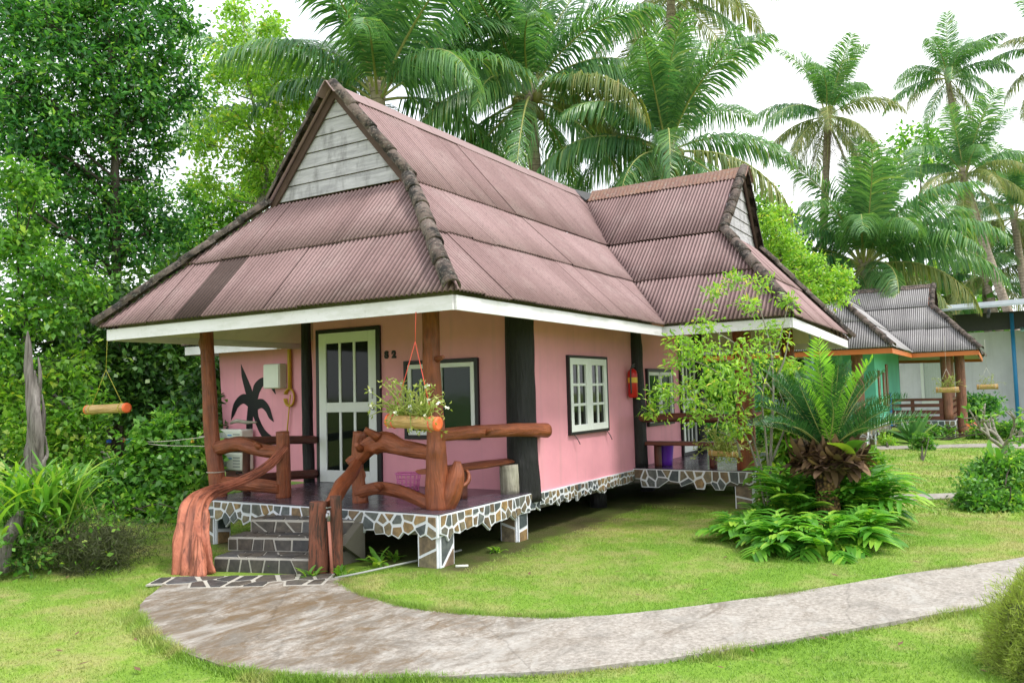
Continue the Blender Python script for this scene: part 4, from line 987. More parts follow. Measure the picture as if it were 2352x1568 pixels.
# ------------------------------------------------------------------ far cottage and far building
H2 = thing('bungalow', 'green and turquoise bungalow with grey corrugated roof and orange fascia', 'bungalow', None, (16.05, -1.66, 0))
bungalow(H2, FAR)
def part2(name, pts, rad, mat, seg=14): mb = MB(); mb.tube(pts, rad, seg, step=.2, rough=.015, seed=3); return mb.build(name, MAT[mat], H2)
for u, v in ((4.95, -1.55), (5.35, -1.9), (.15, 3.2), (.2, .2), (7.7, -1.5)): part2('porch_post', [(u, v, .5 if v > -1.8 else 0), (u, v, 2.7)], .14, 'house_post')
mb = MB()
for u, v in ((4.88, -.05), (4.88, -.62), (4.88, -1.38)): mb.obox((u, v, .82), (.04, 0, 0), (0, .05, 0), (0, 0, .31))
for z, hh in ((1.12, .04), (.95, .05), (.75, .06), (.58, .05)): mb.obox((4.84, -.72, z), (.025, 0, 0), (0, .70, 0), (0, 0, hh))
for u in (5.25, 5.9, 6.8, 7.6): mb.obox((u, -1.62, .82), (.05, 0, 0), (0, .04, 0), (0, 0, .31))
for z, hh in ((1.12, .04), (.95, .05), (.75, .06), (.58, .05)): mb.obox((6.35, -1.64, z), (1.3, 0, 0), (0, .025, 0), (0, 0, hh))
mb.build('plank_railing', MAT['wood_dark'], H2)
for u, z0, z1 in ((2.35, 1.05, 2.0), (3.4, 1.0, 1.95), (4.15, .95, 2.2)): window(H2, 'window', (u, 0, z0), (1,0,0), (0,-1,0), .26, z1-z0, [(.03, .23, .03)], 1, 3, trim='wood', sash='white', tw=.03, sw=.03, bar=.03)
mb = MB(); mb.obox((4.6, -.05, .85), (.03, 0, 0), (0, .03, 0), (0, 0, .5)); mb.build('down_pipe', MAT['blue_paint'], H2)
window(H2, 'door', (1.86, 2.6, .52), X1, N1, .9, 2.0, [(.05, .85, .04)], 2, 3, tw=.05, sw=.08, bar=.03)
mb = MB()
for k in range(7):
    for j in range(5):
        c = V(1.80, 3.28-.16*(k % 7)*.5, .9+j*.3); mb.tube([c+V(0, -.04, -.15), c+V(0, .04, 0), c+V(0, -.04, .15)], .008, 5)
mb.build('wire_screen', MAT['dark_metal'], H2)
mb = MB(); mb.box((-1.1, 1.0, .0), (-.1, 2.3, .30)); mb.build('steps', MAT['concrete'], H2)
gpl = 'bamboo planters hung from eaves'
for px, py, d, lab, n in ((2176, 895, 21.5, 'bamboo trough of pale sprouts hung beside the far porch posts', 40), (2268, 888, 23.5, 'rightmost far bamboo trough hung before the grey wall', 16)):
    c = at(px, py, d); planter(lab, c+V(0, .26, 0), c+V(0, -.26, 0), .075, c+V(0, 0, .55), c+V(0, 0, 1.42 if d < 22 else 1.35), 'line', gpl, n, 7, 'bamboo')

B3 = thing('building', 'long pale grey building with a metal awning roof at the right edge', 'building', None, (31.0, 0, 0))
mb = MB(); mb.box((0, -9.5, -.05), (6, 1.2, 3.55)); mb.build('wall', MAT['grey_wall'], B3)
mb = MB(); rects(mb, (0, -1.75, .75), X1, N1, border(0, 0, 1.25, 2.05, .12), 0, .06); o = mb.build('window', MAT['white'], B3)
mb = MB()
for k in range(11): mb.obox((-.012, -1.93-k*.092, 1.78), (.012, 0, 0), (0, .044, 0), (0, 0, .9))
mb.build('curtain', MAT['curtain'], o)
mb = MB(); mb.prism([(-3.6, -2.2, 4.18), (1.5, -2.2, 4.75), (1.5, -10.5, 4.95), (-3.6, -10.5, 4.40)], (0, 0, .07)); mb.build('awning_roof', MAT['thin_metal_roof'], B3)
mb = MB()
for v in (-2.6, -4.3, -6.0, -8): mb.obox((-1.0, v, 4.22), (2.5, 0, .28), (0, .05, 0), (0, 0, .07))
mb.box((-.06, -9.6, 3.6), (.0, -3.0, 4.3)); mb.build('beam_and_shade_sheet', MAT['dark_metal'], B3)  # the dark box stands in for the shade between wall top and awning
for v, mt, q in ((-5.05, 'blue_paint', .07), (-5.6, 'white', .14)): mb = MB(); mb.tube([(-.5, v, -.05), (-.5, v, 3.6 if q > .1 else 4.2)], q, 12); mb.build('pillar', MAT[mt], B3)
mb = MB(); mb.prism([(-1.6, -5.3, 3.42), (-.02, -5.3, 3.62), (-.02, -10, 3.62), (-1.6, -10, 3.42)], (0, 0, .05)); mb.build('porch_roof', MAT['pale_blue'], B3)
mb = MB(); rects(mb, (0, -5.9, .4), X1, N1, border(0, 0, 1.4, 2.1, .09), 0, .05); rects(mb, (0, -5.9, .4), X1, N1, [(.09, .09, 1.31, 2.01)], .002, .02); mb.build('door', [MAT['grille']], B3)

# ------------------------------------------------------------------ ground, paths, lawn
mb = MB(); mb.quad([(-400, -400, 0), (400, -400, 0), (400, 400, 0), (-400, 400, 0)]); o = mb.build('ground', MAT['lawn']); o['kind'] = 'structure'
def spline(pts, k=8, closed=True):
    P = np.array(pts, float); n = len(P); out = []
    for i in range(n if closed else n-1):
        a, b, c, d = (P[(i-1) % n], P[i], P[(i+1) % n], P[(i+2) % n]) if closed else (P[max(i-1, 0)], P[i], P[i+1], P[min(i+2, n-1)])
        for t in np.linspace(0, 1, k, endpoint=False): out.append(.5*((2*b)+(c-a)*t+(2*a-5*b+4*c-d)*t*t+(3*b-a-3*c+d)*t**3))
    return np.array(out)
PATH = spline([(-1.40, 2.02), (-1.68, 1.80), (-2.20, 1.36), (-2.52, .85), (-2.80, .15), (-2.90, -.43), (-2.88, -.95), (-2.70, -1.38), (-2.36, -1.95), (-1.87, -2.58), (-.91, -3.40), (.49, -4.44), (1.3, -5.0), (3.0, -6.3), (6.5, -9.6), (9.5, -12.6), (10.4, -11.9), (7.6, -8.8),
    (4.3, -6.0), (2.5, -4.72), (1.46, -3.93), (.64, -3.37), (-.05, -2.86), (-.64, -2.37), (-1.04, -1.9), (-1.22, -1.45), (-1.31, -.93), (-1.29, -.49), (-1.15, -.06), (-.93, .42), (-.80, .62)], 6)
def slab(name, P, mat, h=.03):
    g = np.random.default_rng(3); P = P+g.normal(size=P.shape)*.006
    mb = MB(); mb.prism([(x, y, -.05) for x, y in P], (0, 0, .05+h)); o = mb.build(name, MAT[mat]); o['kind'] = 'structure'; return o
slab('path', PATH, 'path', .028)
P2 = spline([(5.2, -1.6), (6.0, -2.85), (6.7, -4.0), (7.6, -5.6), (9.6, -9), (10.4, -8.8), (8.3, -5.3), (7.25, -3.9), (6.55, -2.75), (5.8, -1.6)], 5); slab('path', P2, 'path', .02)
P3 = spline([(15.2, -1.0), (16.4, -3.0), (16.8, -3.9), (16.6, -5.5), (16.2, -9), (17.2, -9), (18.0, -5.2), (18.2, -4.2), (17.6, -3.2), (16.2, -1.0)], 5); slab('path', P3, 'path', .02)
mb = MB(); stone_panel(mb, (-.67, .70, .026), (-.83, 1.42, 0), (-.86, -.50, 0), 1.62, .40, 77, .19, .05, .02, .004); o = mb.build('paving', [MAT['grout_dirty'], MAT['stone_dark']]); o['kind'] = 'structure'

def inside(P, x, y):
    r = np.zeros(len(x), bool); n = len(P)
    for i in range(n):
        (x0, y0), (x1, y1) = P[i], P[(i+1) % n]
        c = ((y0 > y) != (y1 > y)) & (x < (x1-x0)*(y-y0)/(y1-y0+1e-12)+x0); r ^= c
    return r
def lawn_blades(name, n, rad0, rad1, hmin, hmax, w, seed):
    g = np.random.default_rng(seed); az = YAW+g.uniform(-R(58), R(58), n); d = np.sqrt(g.uniform(rad0**2, rad1**2, n)) if rad1 < 12 else g.uniform(rad0, rad1, n)
    x, y = CAM[0]+np.cos(az)*d, CAM[1]+np.sin(az)*d
    ok = ~(inside(PATH, x, y) | inside(P2, x, y) | inside(P3, x, y)); ok &= ~((x > -.15) & (x < 8) & (y > -.25) & (y < 3.6)); ok &= ~((x > 4.6) & (x < 8) & (y > -1.9) & (y < 0))
    ok &= ~((x > -1.25) & (x < .1) & (y > .7) & (y < 2.35)); ok &= ~((x > 15.9) & (x < 24) & (y > -3.4) & (y < 2)); ok &= y < 5.6+.3*np.sin(x*3)
    x, y = x[ok], y[ok]; n = len(x)
    tuft = .5+.5*np.sin(x*3.1+1.3*np.sin(y*2.3))*np.sin(y*2.7+1.1*np.sin(x*1.9)); edge = np.exp(-np.abs(np.minimum(np.abs(x-np.interp(y, PATH[:, 1][::-1], PATH[:, 0][::-1])), 9)))
    h = g.uniform(hmin, hmax, n)*(.6+.7*tuft); a = g.uniform(0, 2*PI, n); ln = g.normal(size=(n, 2))*.6*h[:, None]
    dx, dy = np.cos(a)*w*.5, np.sin(a)*w*.5
    v = np.stack([np.stack([x-dx, y-dy, np.zeros(n)], 1), np.stack([x+dx, y+dy, np.zeros(n)], 1), np.stack([x+ln[:, 0], y+ln[:, 1], h], 1)], 1).reshape(-1, 3)
    o = mesh_np(name, v, np.arange(n*3).reshape(-1, 3), MAT['blade']); o['kind'] = 'stuff'; return o
lawn_blades('grass', 540000, 2.6, 11.5, .008, .026, .006, 1)
lawn_blades('grass', 240000, 11.5, 30, .02, .05, .02, 2)

def edge_tufts(n, seed):
    g = np.random.default_rng(seed); Q = PATH; i = g.integers(0, len(Q), n); a, b = Q[i], Q[(i+1) % len(Q)]; t = g.random(n)[:, None]; p = a*(1-t)+b*t
    d = b-a; nn = np.stack([d[:, 1], -d[:, 0]], 1); nn /= np.linalg.norm(nn, axis=1)[:, None]+1e-9; sgn = np.where(inside(Q, *(p+nn*.02).T), -1, 1)[:, None]
    off = np.abs(g.normal(size=n))*.06; p = p+nn*sgn*(off-.03)[:, None]; s = np.sin(p[:, 0]*4.1+np.sin(p[:, 1]*5.3))*.5+.5
    keep = (g.random(n) < .25+.75*s) & ~((p[:, 0] > -1.5) & (p[:, 1] > .55)); p, off, s = p[keep], off[keep], s[keep]; n = len(p)
    h = g.uniform(.02, .055, n)*(.5+.7*s); a = g.uniform(0, 2*PI, n); w = .008; ln = g.normal(size=(n, 2))*.5*h[:, None]
    v = np.stack([np.stack([p[:, 0]-np.cos(a)*w/2, p[:, 1]-np.sin(a)*w/2, np.zeros(n)], 1), np.stack([p[:, 0]+np.cos(a)*w/2, p[:, 1]+np.sin(a)*w/2, np.zeros(n)], 1), np.stack([p[:, 0]+ln[:, 0], p[:, 1]+ln[:, 1], h], 1)], 1).reshape(-1, 3)
    o = mesh_np('grass', v, np.arange(n*3).reshape(-1, 3), MAT['blade']); o['kind'] = 'stuff'
edge_tufts(70000, 9)

# ------------------------------------------------------------------ coconut palms
def frond_mesh(name, elev, curve, hang, L, mat, seed, npair=116, ll=.98, wid=.043, fold=.0, gap=.0, start=.13, stiff=0.0):
    """a pinnate leaf: arching midrib from the origin along +X with hanging leaflets"""
    g = np.random.default_rng(seed); n = 40; t = np.linspace(0, 1, n); th = elev-curve*t**1.25
    ds = L/(n-1); x = np.concatenate([[0], np.cumsum(np.cos(th[:-1])*ds)]); z = np.concatenate([[0], np.cumsum(np.sin(th[:-1])*ds)])
    sway = np.sin(g.uniform(-.3, .3))*t**2*L*.18; P = np.stack([x, sway, z], 1)
    mb = MB(); mb.tube(P[::4], np.linspace(.034, .006, len(P[::4]))*L/3.6, 6, cap=False)
    tl = np.repeat(np.linspace(start, .995, npair), 2); sd = np.tile([1., -1.], npair)
    if gap: k = g.random(len(tl)) > gap; tl, sd = tl[k], sd[k]
    tl = np.clip(tl+g.normal(size=len(tl))*.004, start, .998); m = len(tl)
    B = np.stack([np.interp(tl, t, P[:, i]) for i in range(3)], 1); ang = np.interp(tl, t, th)
    T = np.stack([np.cos(ang), np.zeros(m), np.sin(ang)], 1); Nn = np.stack([-np.sin(ang), np.zeros(m), np.cos(ang)], 1); S = np.stack([np.zeros(m), sd, np.zeros(m)], 1)
    prof = np.sin(PI*np.clip(.16+.80*(tl-start)/(1-start), 0, 1))**.65; ln = ll*L/3.6*prof*g.uniform(.85, 1.1, m)
    G = np.zeros((m, 3)); G[:, 2] = -1; h = hang*g.uniform(.75, 1.3, m)[:, None]
    d1 = S*.9+T*(.45+.35*tl[:, None])+Nn*(.28+fold)+G*h*.35+g.normal(size=(m, 3))*.10; d1 /= np.linalg.norm(d1, axis=1)[:, None]
    d2 = d1+G*h*(1.0-stiff)+g.normal(size=(m, 3))*.06; d2 /= np.linalg.norm(d2, axis=1)[:, None]
    d3 = d2+G*h*.8*(1-stiff); d3 /= np.linalg.norm(d3, axis=1)[:, None]
    a = B; b = a+d1*ln[:, None]*.35; c = b+d2*ln[:, None]*.35; e = c+d3*ln[:, None]*.30
    wv = np.cross(d1, S+T*.3); wv = T*.9+wv*.25; wv /= np.linalg.norm(wv, axis=1)[:, None]; w = (wid*L/3.6*(.6+.4*prof))[:, None]
    v = np.stack([a-wv*w*.3, a+wv*w*.3, b+wv*w*.5, b-wv*w*.5, c+wv*w*.36, c-wv*w*.36, e, e], 1).reshape(-1, 3)
    o = np.arange(m)[:, None]*8
    q = np.concatenate([o+np.array([[0, 1, 2, 3]]), o+np.array([[3, 2, 4, 5]]), o+np.array([[5, 4, 6, 7]])])
    nb = len(mb.v); V_ = np.vstack([np.array(mb.v), v]); Q = np.vstack([np.array([f for f in mb.f if len(f) == 4]), q+nb])
    mi = np.concatenate([np.zeros(len(Q)-len(q), int), np.ones(len(q), int)])
    # the tip quad is a triangle: nudge its last corner so that it keeps an area
    ob = mesh_np(name, V_, Q, [MAT['rachis'], MAT[mat]], mi=mi); me = ob.data; bpy.data.objects.remove(ob); return me
FR = []
for k, (el, cv, hg) in enumerate(((84, .35, .15), (74, .85, .4), (60, 1.35, .8), (44, 1.6, 1.2), (26, 1.6, 1.5), (6, 1.35, 1.6), (-20, .95, 1.5), (-48, .55, 1.0))):
    FR.append([frond_mesh('frond', R(el), cv, hg, 3.6, mt, 100+k*3+j) for j, mt in enumerate(('frond', 'frond', 'frond_old'))])
DEAD = [frond_mesh('dead_frond', R(-62), .35, .8, 2.6, 'frond_dead', 150+j, 46, .55, .04, 0, .25) for j in range(2)]
coco = MB()
for k in range(1):
    n = 10; m_ = 8
    for i in range(m_+1):
        for j in range(n):
            a, b = PI*i/m_, 2*PI*j/n; q = .115*math.sin(a)*(1+.06*math.cos(3*b)); coco.v.append((q*math.cos(b), q*math.sin(b), .15*math.cos(a)*(1 if i < 4 else 1.1)))
    for i in range(m_):
        for j in range(n): coco.f.append((i*n+j, i*n+(j+1) % n, (i+1)*n+(j+1) % n, (i+1)*n+j)); coco.mi.append(0); coco.smooth.append(True)
_c = coco.build('coconut', MAT['coconut']); COCO = _c.data; bpy.data.objects.remove(_c)
PG = 'coconut palms round the bungalows'
def palm(label, crown, L, seed, n=24, foot=(0, 0), lean=(0, 0), r=.15, nuts=0, dead=0, old=.12, hi=0, lo=7, az0=None, skip=(), young=False):
    """crown = where the fronds spring from; the trunk curves up from a foot near below it"""
    g = np.random.default_rng(seed); c = np.asarray(crown, float); b = V(c[0]+foot[0], c[1]+foot[1], 0)
    T = thing('coconut_palm', label, 'palm tree', PG, tuple(b)); h = c-b
    mid = h*.5+V(lean[0], lean[1], 0)
    mb = MB(); mb.tube([V(0,0,-.1), V(0,0,.5)*.8+mid*.02, mid, h-V(0,0,.35), h+V(0,0,.25)], [r*1.5, r*1.15, r, r*.85, r*1.1], 10, step=.25, rough=.02, seed=seed); mb.build('trunk', MAT['palm_bark'], T)
    ga = 2.39996; a0 = g.uniform(0, 6.28) if az0 is None else az0
    for k in range(n):
        f = (k+.5)/n; cl = int(np.clip(hi+(lo+1-hi)*f**.95+g.normal()*.35, hi, lo)); az = a0+k*ga+g.normal()*.12
        var = 2 if (f > .55 and g.random() < old*3) else int(g.random() < .5)
        o = link('frond', FR[cl][var], T, tuple(h+V(math.cos(az), math.sin(az), 0)*r*.6+V(0,0,.3*(1-f)-.1)))
        s = L/3.6*g.uniform(.88, 1.1)*(.8 if cl == 0 else 1); o.scale = (s, s, s); o.rotation_euler = (g.normal()*.22, g.normal()*.08, az)
    for k in range(dead):
        o = link('dead_frond', DEAD[k % 2], T, tuple(h+V(0,0,-.25))); az = g.uniform(0, 6.28); s = L/3.6*g.uniform(.8, 1.05); o.scale = (s, s, s); o.rotation_euler = (0, 0, az)
    for k in range(nuts):
        az = g.uniform(0, 6.28); o = link('coconut', COCO, T, tuple(h+V(math.cos(az), math.sin(az), 0)*r*g.uniform(1.3, 2.1)+V(0,0,-g.uniform(.05, .5)))); s = g.uniform(.8, 1.1); o.scale = (s, s, s); o.rotation_euler = (g.normal()*.4, g.normal()*.4, 0)
    return T
palm('tall coconut palm rising directly behind the bungalow gable peak', at(868, 222, 16.5), 3.6, 1, 22, (.4, .3), lo=4, r=.17, az0=.4, old=0)
palm('coconut palm with a bunch of green nuts behind the middle of the roof ridge', at(1216, 222, 18.5), 3.6, 2, 33, (.5, -.3), nuts=14, r=.16, old=.2)
palm('dark low coconut palm behind the meeting of the two ridges', at(1532, 352, 17.5), 3.1, 3, 31, (.3, .2), nuts=7, r=.15, dead=1)
palm('coconut palm with its crown cut by the top edge above the roof', at(1540, -10, 25), 3.8, 4, 22, (-.5, .6), r=.16, old=.25, lo=7)
palm('small far coconut palm with a brown skirt left of the tallest palm', at(1900, 268, 31), 3.0, 5, 24, (.3, 1.0), dead=11, r=.15, old=.35)
palm('tallest slender coconut palm against the white sky at right', at(2178, 180, 42), 3.4, 6, 20, (-1.5, -2.2), (-.6, .3), r=.16, old=.2, dead=1)
palm('big bushy young coconut palm standing behind the green bungalow roof', at(1985, 610, 30), 5.0, 7, 36, (0, 0), r=.24, old=.12, lo=6)
palm('coconut palm with a bare curved trunk right of the bushy young palm', at(2216, 405, 35), 3.3, 8, 25, (.6, -2.4), (.3, .1), r=.18, old=.45, dead=2)
palm('coconut palm with yellowing fronds leaning at the right edge', at(2330, 500, 38), 3.7, 9, 24, (.4, -1.4), (.2, .3), r=.17, old=.6, dead=1)
palm('coconut palm almost out of the frame at the upper right edge', at(2420, 135, 40), 3.4, 10, 17, (.2, .6), r=.15, old=.3)
palm('hazy coconut palm behind the leafy trees left of the gable', at(640, 262, 23), 3.4, 12, 16, (.2, .3), r=.14, old=.1)
palm('short coconut palm behind the grey building beside the awning', at(2262, 640, 40), 4.2, 13, 18, (0, 0), r=.18, old=.3)

# ------------------------------------------------------------------ trees at the left and behind
def blobs_px(rows): return [(at(x, y, d), (r*d/1882., r*d/1882.*1.05, r*d/1882.*.85)) for x, y, d, r in rows]
def ground(px, py): 
    d = fw*F_+cr*(px-PW/2)+cu*(PH/2-py); return CAM+d*(-CAM[2]/d[2])
def gpt(px, d): q = at(px, 900, d); return V(q[0], q[1], 0)
g0 = gpt(262, 14.5)
tree('broadleaf_tree', 'tall dense dark green tree filling the upper left corner', 'tree', g0, [g0, at(262, 900, 14.5), at(268, 600, 14.5), at(262, 300, 14.5), at(250, 40, 14.5)],
     blobs_px([(70, 60, 14, 95), (200, 30, 14.6, 95), (320, 60, 14.5, 85), (390, 130, 14.8, 60), (60, 190, 13.8, 90), (180, 170, 14.2, 95), (300, 190, 14.4, 95), (390, 240, 14.8, 62), (50, 330, 13.8, 80), (160, 310, 14, 80), (270, 310, 14.6, 80), (370, 330, 14.9, 50), (120, 420, 14, 70), (40, 460, 13.6, 70), (230, 480, 14.4, 75), (330, 470, 14.8, 70), (400, 520, 15, 60), (300, 570, 14.6, 70), (200, 590, 14.2, 60), (430, 60, 15, 28), (440, 200, 15, 24), (130, 110, 15, 80), (250, 110, 15.2, 80), (350, 180, 15.2, 60), (110, 260, 14.8, 80), (230, 250, 15.2, 80), (330, 260, 15.4, 60), (100, 360, 14.6, 70), (320, 390, 15.2, 60), (180, 400, 15, 70), (280, 450, 15.2, 60), (150, 520, 14.8, 70), (250, 540, 15, 60), (60, 520, 14.6, 60), (350, 540, 15.2, 50), (0, 0, 14, 80), (130, 10, 14.5, 80), (280, -10, 14.6, 80), (390, 20, 15, 50), (0, 130, 13.8, 70), (0, 260, 13.8, 70)]),
     'leaf_dark', 'bark_dark', .14, 21, 84, 9, .115, .054, .17)
g0 = gpt(575, 17.5)
tree('broadleaf_tree', 'sparse lighter leaved tree between the dark tree and the bungalow gable', 'tree', g0, [g0, at(570, 700, 17.5), at(588, 500, 17.5), at(612, 380, 17.5), at(560, 150, 17.5)],
     blobs_px([(540, 90, 17.5, 48), (620, 60, 17.4, 40), (500, 180, 17.6, 55), (590, 170, 17.5, 62), (670, 150, 17.4, 42), (690, 230, 17.4, 40), (620, 260, 17.3, 60), (520, 280, 17.5, 55), (470, 330, 17.6, 45), (560, 350, 17.4, 60), (650, 350, 17.3, 55), (700, 300, 17.4, 36), (600, 420, 17.5, 45), (690, 390, 17.5, 34), (480, 420, 17.6, 45), (540, 20, 17.6, 36), (440, 250, 17.8, 30), (600, 330, 17.2, 40), (640, 420, 17.6, 34)]),
     'leaf_lime', 'bark_pale', .11, 22, 78, 9, .125, .056, .18)
g0 = gpt(520, 21)
tree('broadleaf_tree', 'bluish green tree low behind the hip of the pink bungalow roof', 'tree', g0, [g0, at(520, 800, 21), at(515, 600, 21), at(510, 470, 21)],
     blobs_px([(470, 500, 21, 60), (540, 470, 21, 55), (580, 430, 21.5, 40), (430, 560, 20.5, 60), (490, 590, 21, 60), (400, 620, 20.5, 60), (550, 540, 21, 40), (440, 440, 21, 40)]),
     'leaf_mid', 'bark_dark', .10, 23, 105, 9, .14, .066, .2)
g0 = gpt(60, 12.2)
tree('broadleaf_tree', 'bright leaved understorey tree at the left edge above the dead trunk', 'tree', g0, [g0, at(60, 800, 12.2), at(40, 600, 12.2)],
     blobs_px([(30, 400, 12, 55), (90, 440, 12.2, 45), (20, 560, 12, 70), (100, 620, 12.2, 65), (190, 660, 12.4, 60), (40, 700, 12, 70), (140, 740, 12.2, 60), (20, 800, 12, 55), (60, 560, 12.3, 60)]),
     'leaf_mid', 'bark_dark', .06, 24, 62, 9, .105, .058, .15)
JG = 'jungle shrubs edging the lawn at left'
def jb(label, px, d, rows, mat, seed, **k):
    g1 = gpt(px, d); bush('jungle_shrub', label, 'shrub', g1, blobs_px(rows), mat, seed, group=JG, **k)
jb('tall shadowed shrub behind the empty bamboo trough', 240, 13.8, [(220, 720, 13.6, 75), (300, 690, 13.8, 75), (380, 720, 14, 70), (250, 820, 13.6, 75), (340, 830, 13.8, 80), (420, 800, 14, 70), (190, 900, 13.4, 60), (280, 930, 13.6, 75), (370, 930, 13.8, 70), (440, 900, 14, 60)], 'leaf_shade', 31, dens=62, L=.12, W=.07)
jb('mid green shrub with rounded leaves under the clothesline', 370, 12.2, [(330, 1020, 12.2, 62), (400, 990, 12.4, 55), (450, 1040, 12.2, 45), (300, 1090, 12, 55), (370, 1100, 12, 60), (440, 1110, 12, 50), (330, 1160, 11.8, 42), (410, 1160, 11.8, 45)], 'leaf_mid', 32, dens=62, L=.11, W=.075)
jb('yellow green shrub beside the grey dead trunk', 170, 12.4, [(150, 860, 12.2, 60), (200, 950, 12.2, 62), (120, 960, 12.0, 60), (190, 1040, 12, 62), (110, 1050, 11.8, 60), (30, 900, 12, 60), (30, 1000, 11.6, 60)], 'leaf_light', 33, dens=58, L=.10, W=.06)
jb('dark shrub low at the lawn edge right of the leaning trunk', 250, 11.8, [(240, 1110, 11.8, 55), (310, 1150, 11.6, 36), (180, 1120, 11.6, 50), (270, 1190, 11.4, 30), (360, 1190, 11.2, 26), (440, 1185, 11, 28)], 'leaf_mid', 34, dens=70, L=.10, W=.055)
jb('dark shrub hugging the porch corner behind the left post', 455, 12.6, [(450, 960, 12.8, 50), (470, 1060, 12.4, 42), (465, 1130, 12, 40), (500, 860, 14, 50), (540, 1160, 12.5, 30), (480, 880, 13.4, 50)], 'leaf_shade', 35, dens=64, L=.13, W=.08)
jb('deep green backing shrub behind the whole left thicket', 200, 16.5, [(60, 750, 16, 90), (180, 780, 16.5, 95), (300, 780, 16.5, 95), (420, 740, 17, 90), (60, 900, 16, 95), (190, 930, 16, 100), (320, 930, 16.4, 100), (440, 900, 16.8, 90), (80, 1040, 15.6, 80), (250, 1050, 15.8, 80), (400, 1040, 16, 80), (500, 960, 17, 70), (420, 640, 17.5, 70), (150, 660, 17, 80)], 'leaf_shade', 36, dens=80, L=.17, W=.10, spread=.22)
for k, (px, d, s, m_, lab) in enumerate(((-160, 14.5, 1.0, 'leaf_dark', 'dark tree beyond the left edge of the thicket'), (-420, 16, 1.15, 'leaf_mid', 'mid green tree far out at the left of the thicket'))):
    g0 = gpt(px, d); tree('broadleaf_tree', lab, 'tree', g0, [g0, at(px, 800, d), at(px+10, 300, d)], blobs_px([(px+dx*s, y, d+dd, r*s) for dx, y, dd, r in ((-120, 100, 0, 100), (20, 80, .4, 100), (110, 200, .2, 90), (-60, 260, -.3, 100), (60, 380, .3, 100), (-130, 430, 0, 90), (-20, 520, .2, 100), (100, 560, 0, 90), (0, 180, .4, 90), (-90, 640, 0, 90), (60, 700, 0, 90))]), m_, 'bark_dark', .13, 130+k, 66, 9, .125, .06, .18)
jb('dark shrub mass beyond the left edge behind the fern mound', -160, 13, [(-60, 900, 12.6, 80), (-170, 880, 13, 90), (-280, 900, 13, 90), (-100, 1020, 12.4, 80), (-220, 1020, 12.6, 80), (-330, 1010, 13, 80), (-130, 780, 13.5, 80), (-260, 760, 13.5, 80)], 'leaf_shade', 140, dens=62, L=.12, W=.07)
# dead grey trunk and the leaning dead trunk
T = thing('dead_trunk', 'split grey dead tree trunk standing at the left edge', 'dead tree', None, tuple(gpt(88, 11.2))); b = gpt(88, 11.2)
mb = MB(); g = np.random.default_rng(14)
for x0, x1, y1, r in ((86, 64, 760, .062), (92, 80, 850, .055), (80, 70, 900, .06), (98, 97, 905, .045), (100, 104, 1000, .04), (76, 66, 960, .04), (90, 88, 820, .03)):
    mb.tube([at(x0, 1300, 11.2+.05*g.normal())-b, at(x0-2, 1120, 11.2)-b, at((x0+x1)/2-3, (1120+y1)/2, 11.2+.04*g.normal())-b, at(x1+4, y1+45, 11.2)-b, at(x1, y1, 11.2)-b], [r*1.25, r*1.1, r, r*.6, .006], 12, step=.05, rough=.16, seed=int(y1), groove=.22)
mb.build('trunk', MAT['bark_dead'], T)
T = thing('dead_trunk', 'leaning dead trunk with shredded bark right of the grey dead trunk', 'dead tree', None, tuple(gpt(275, 12.6))); b = gpt(275, 12.6)
mb = MB(); mb.tube([at(280, 1150, 12.4)-b, at(255, 1080, 12.5)-b, at(215, 1010, 12.6)-b, at(165, 950, 12.6)-b, at(112, 895, 12.6)-b], [.06, .07, .07, .055, .02], 10, step=.08, rough=.12, seed=7, groove=.2)
g = np.random.default_rng(4)
for k in range(26):
    t = g.random(); s0 = (at(215, 1010, 12.55)*(1-t)+at(115, 898, 12.55)*t)-b; mb.tube([s0, s0+V(g.normal()*.05, g.normal()*.05, -.18), s0+V(g.normal()*.08, g.normal()*.08, -g.uniform(.25, .5))], [.012, .01, .003], 4, cap=False)
mb.build('trunk', MAT['bark_dead'], T)

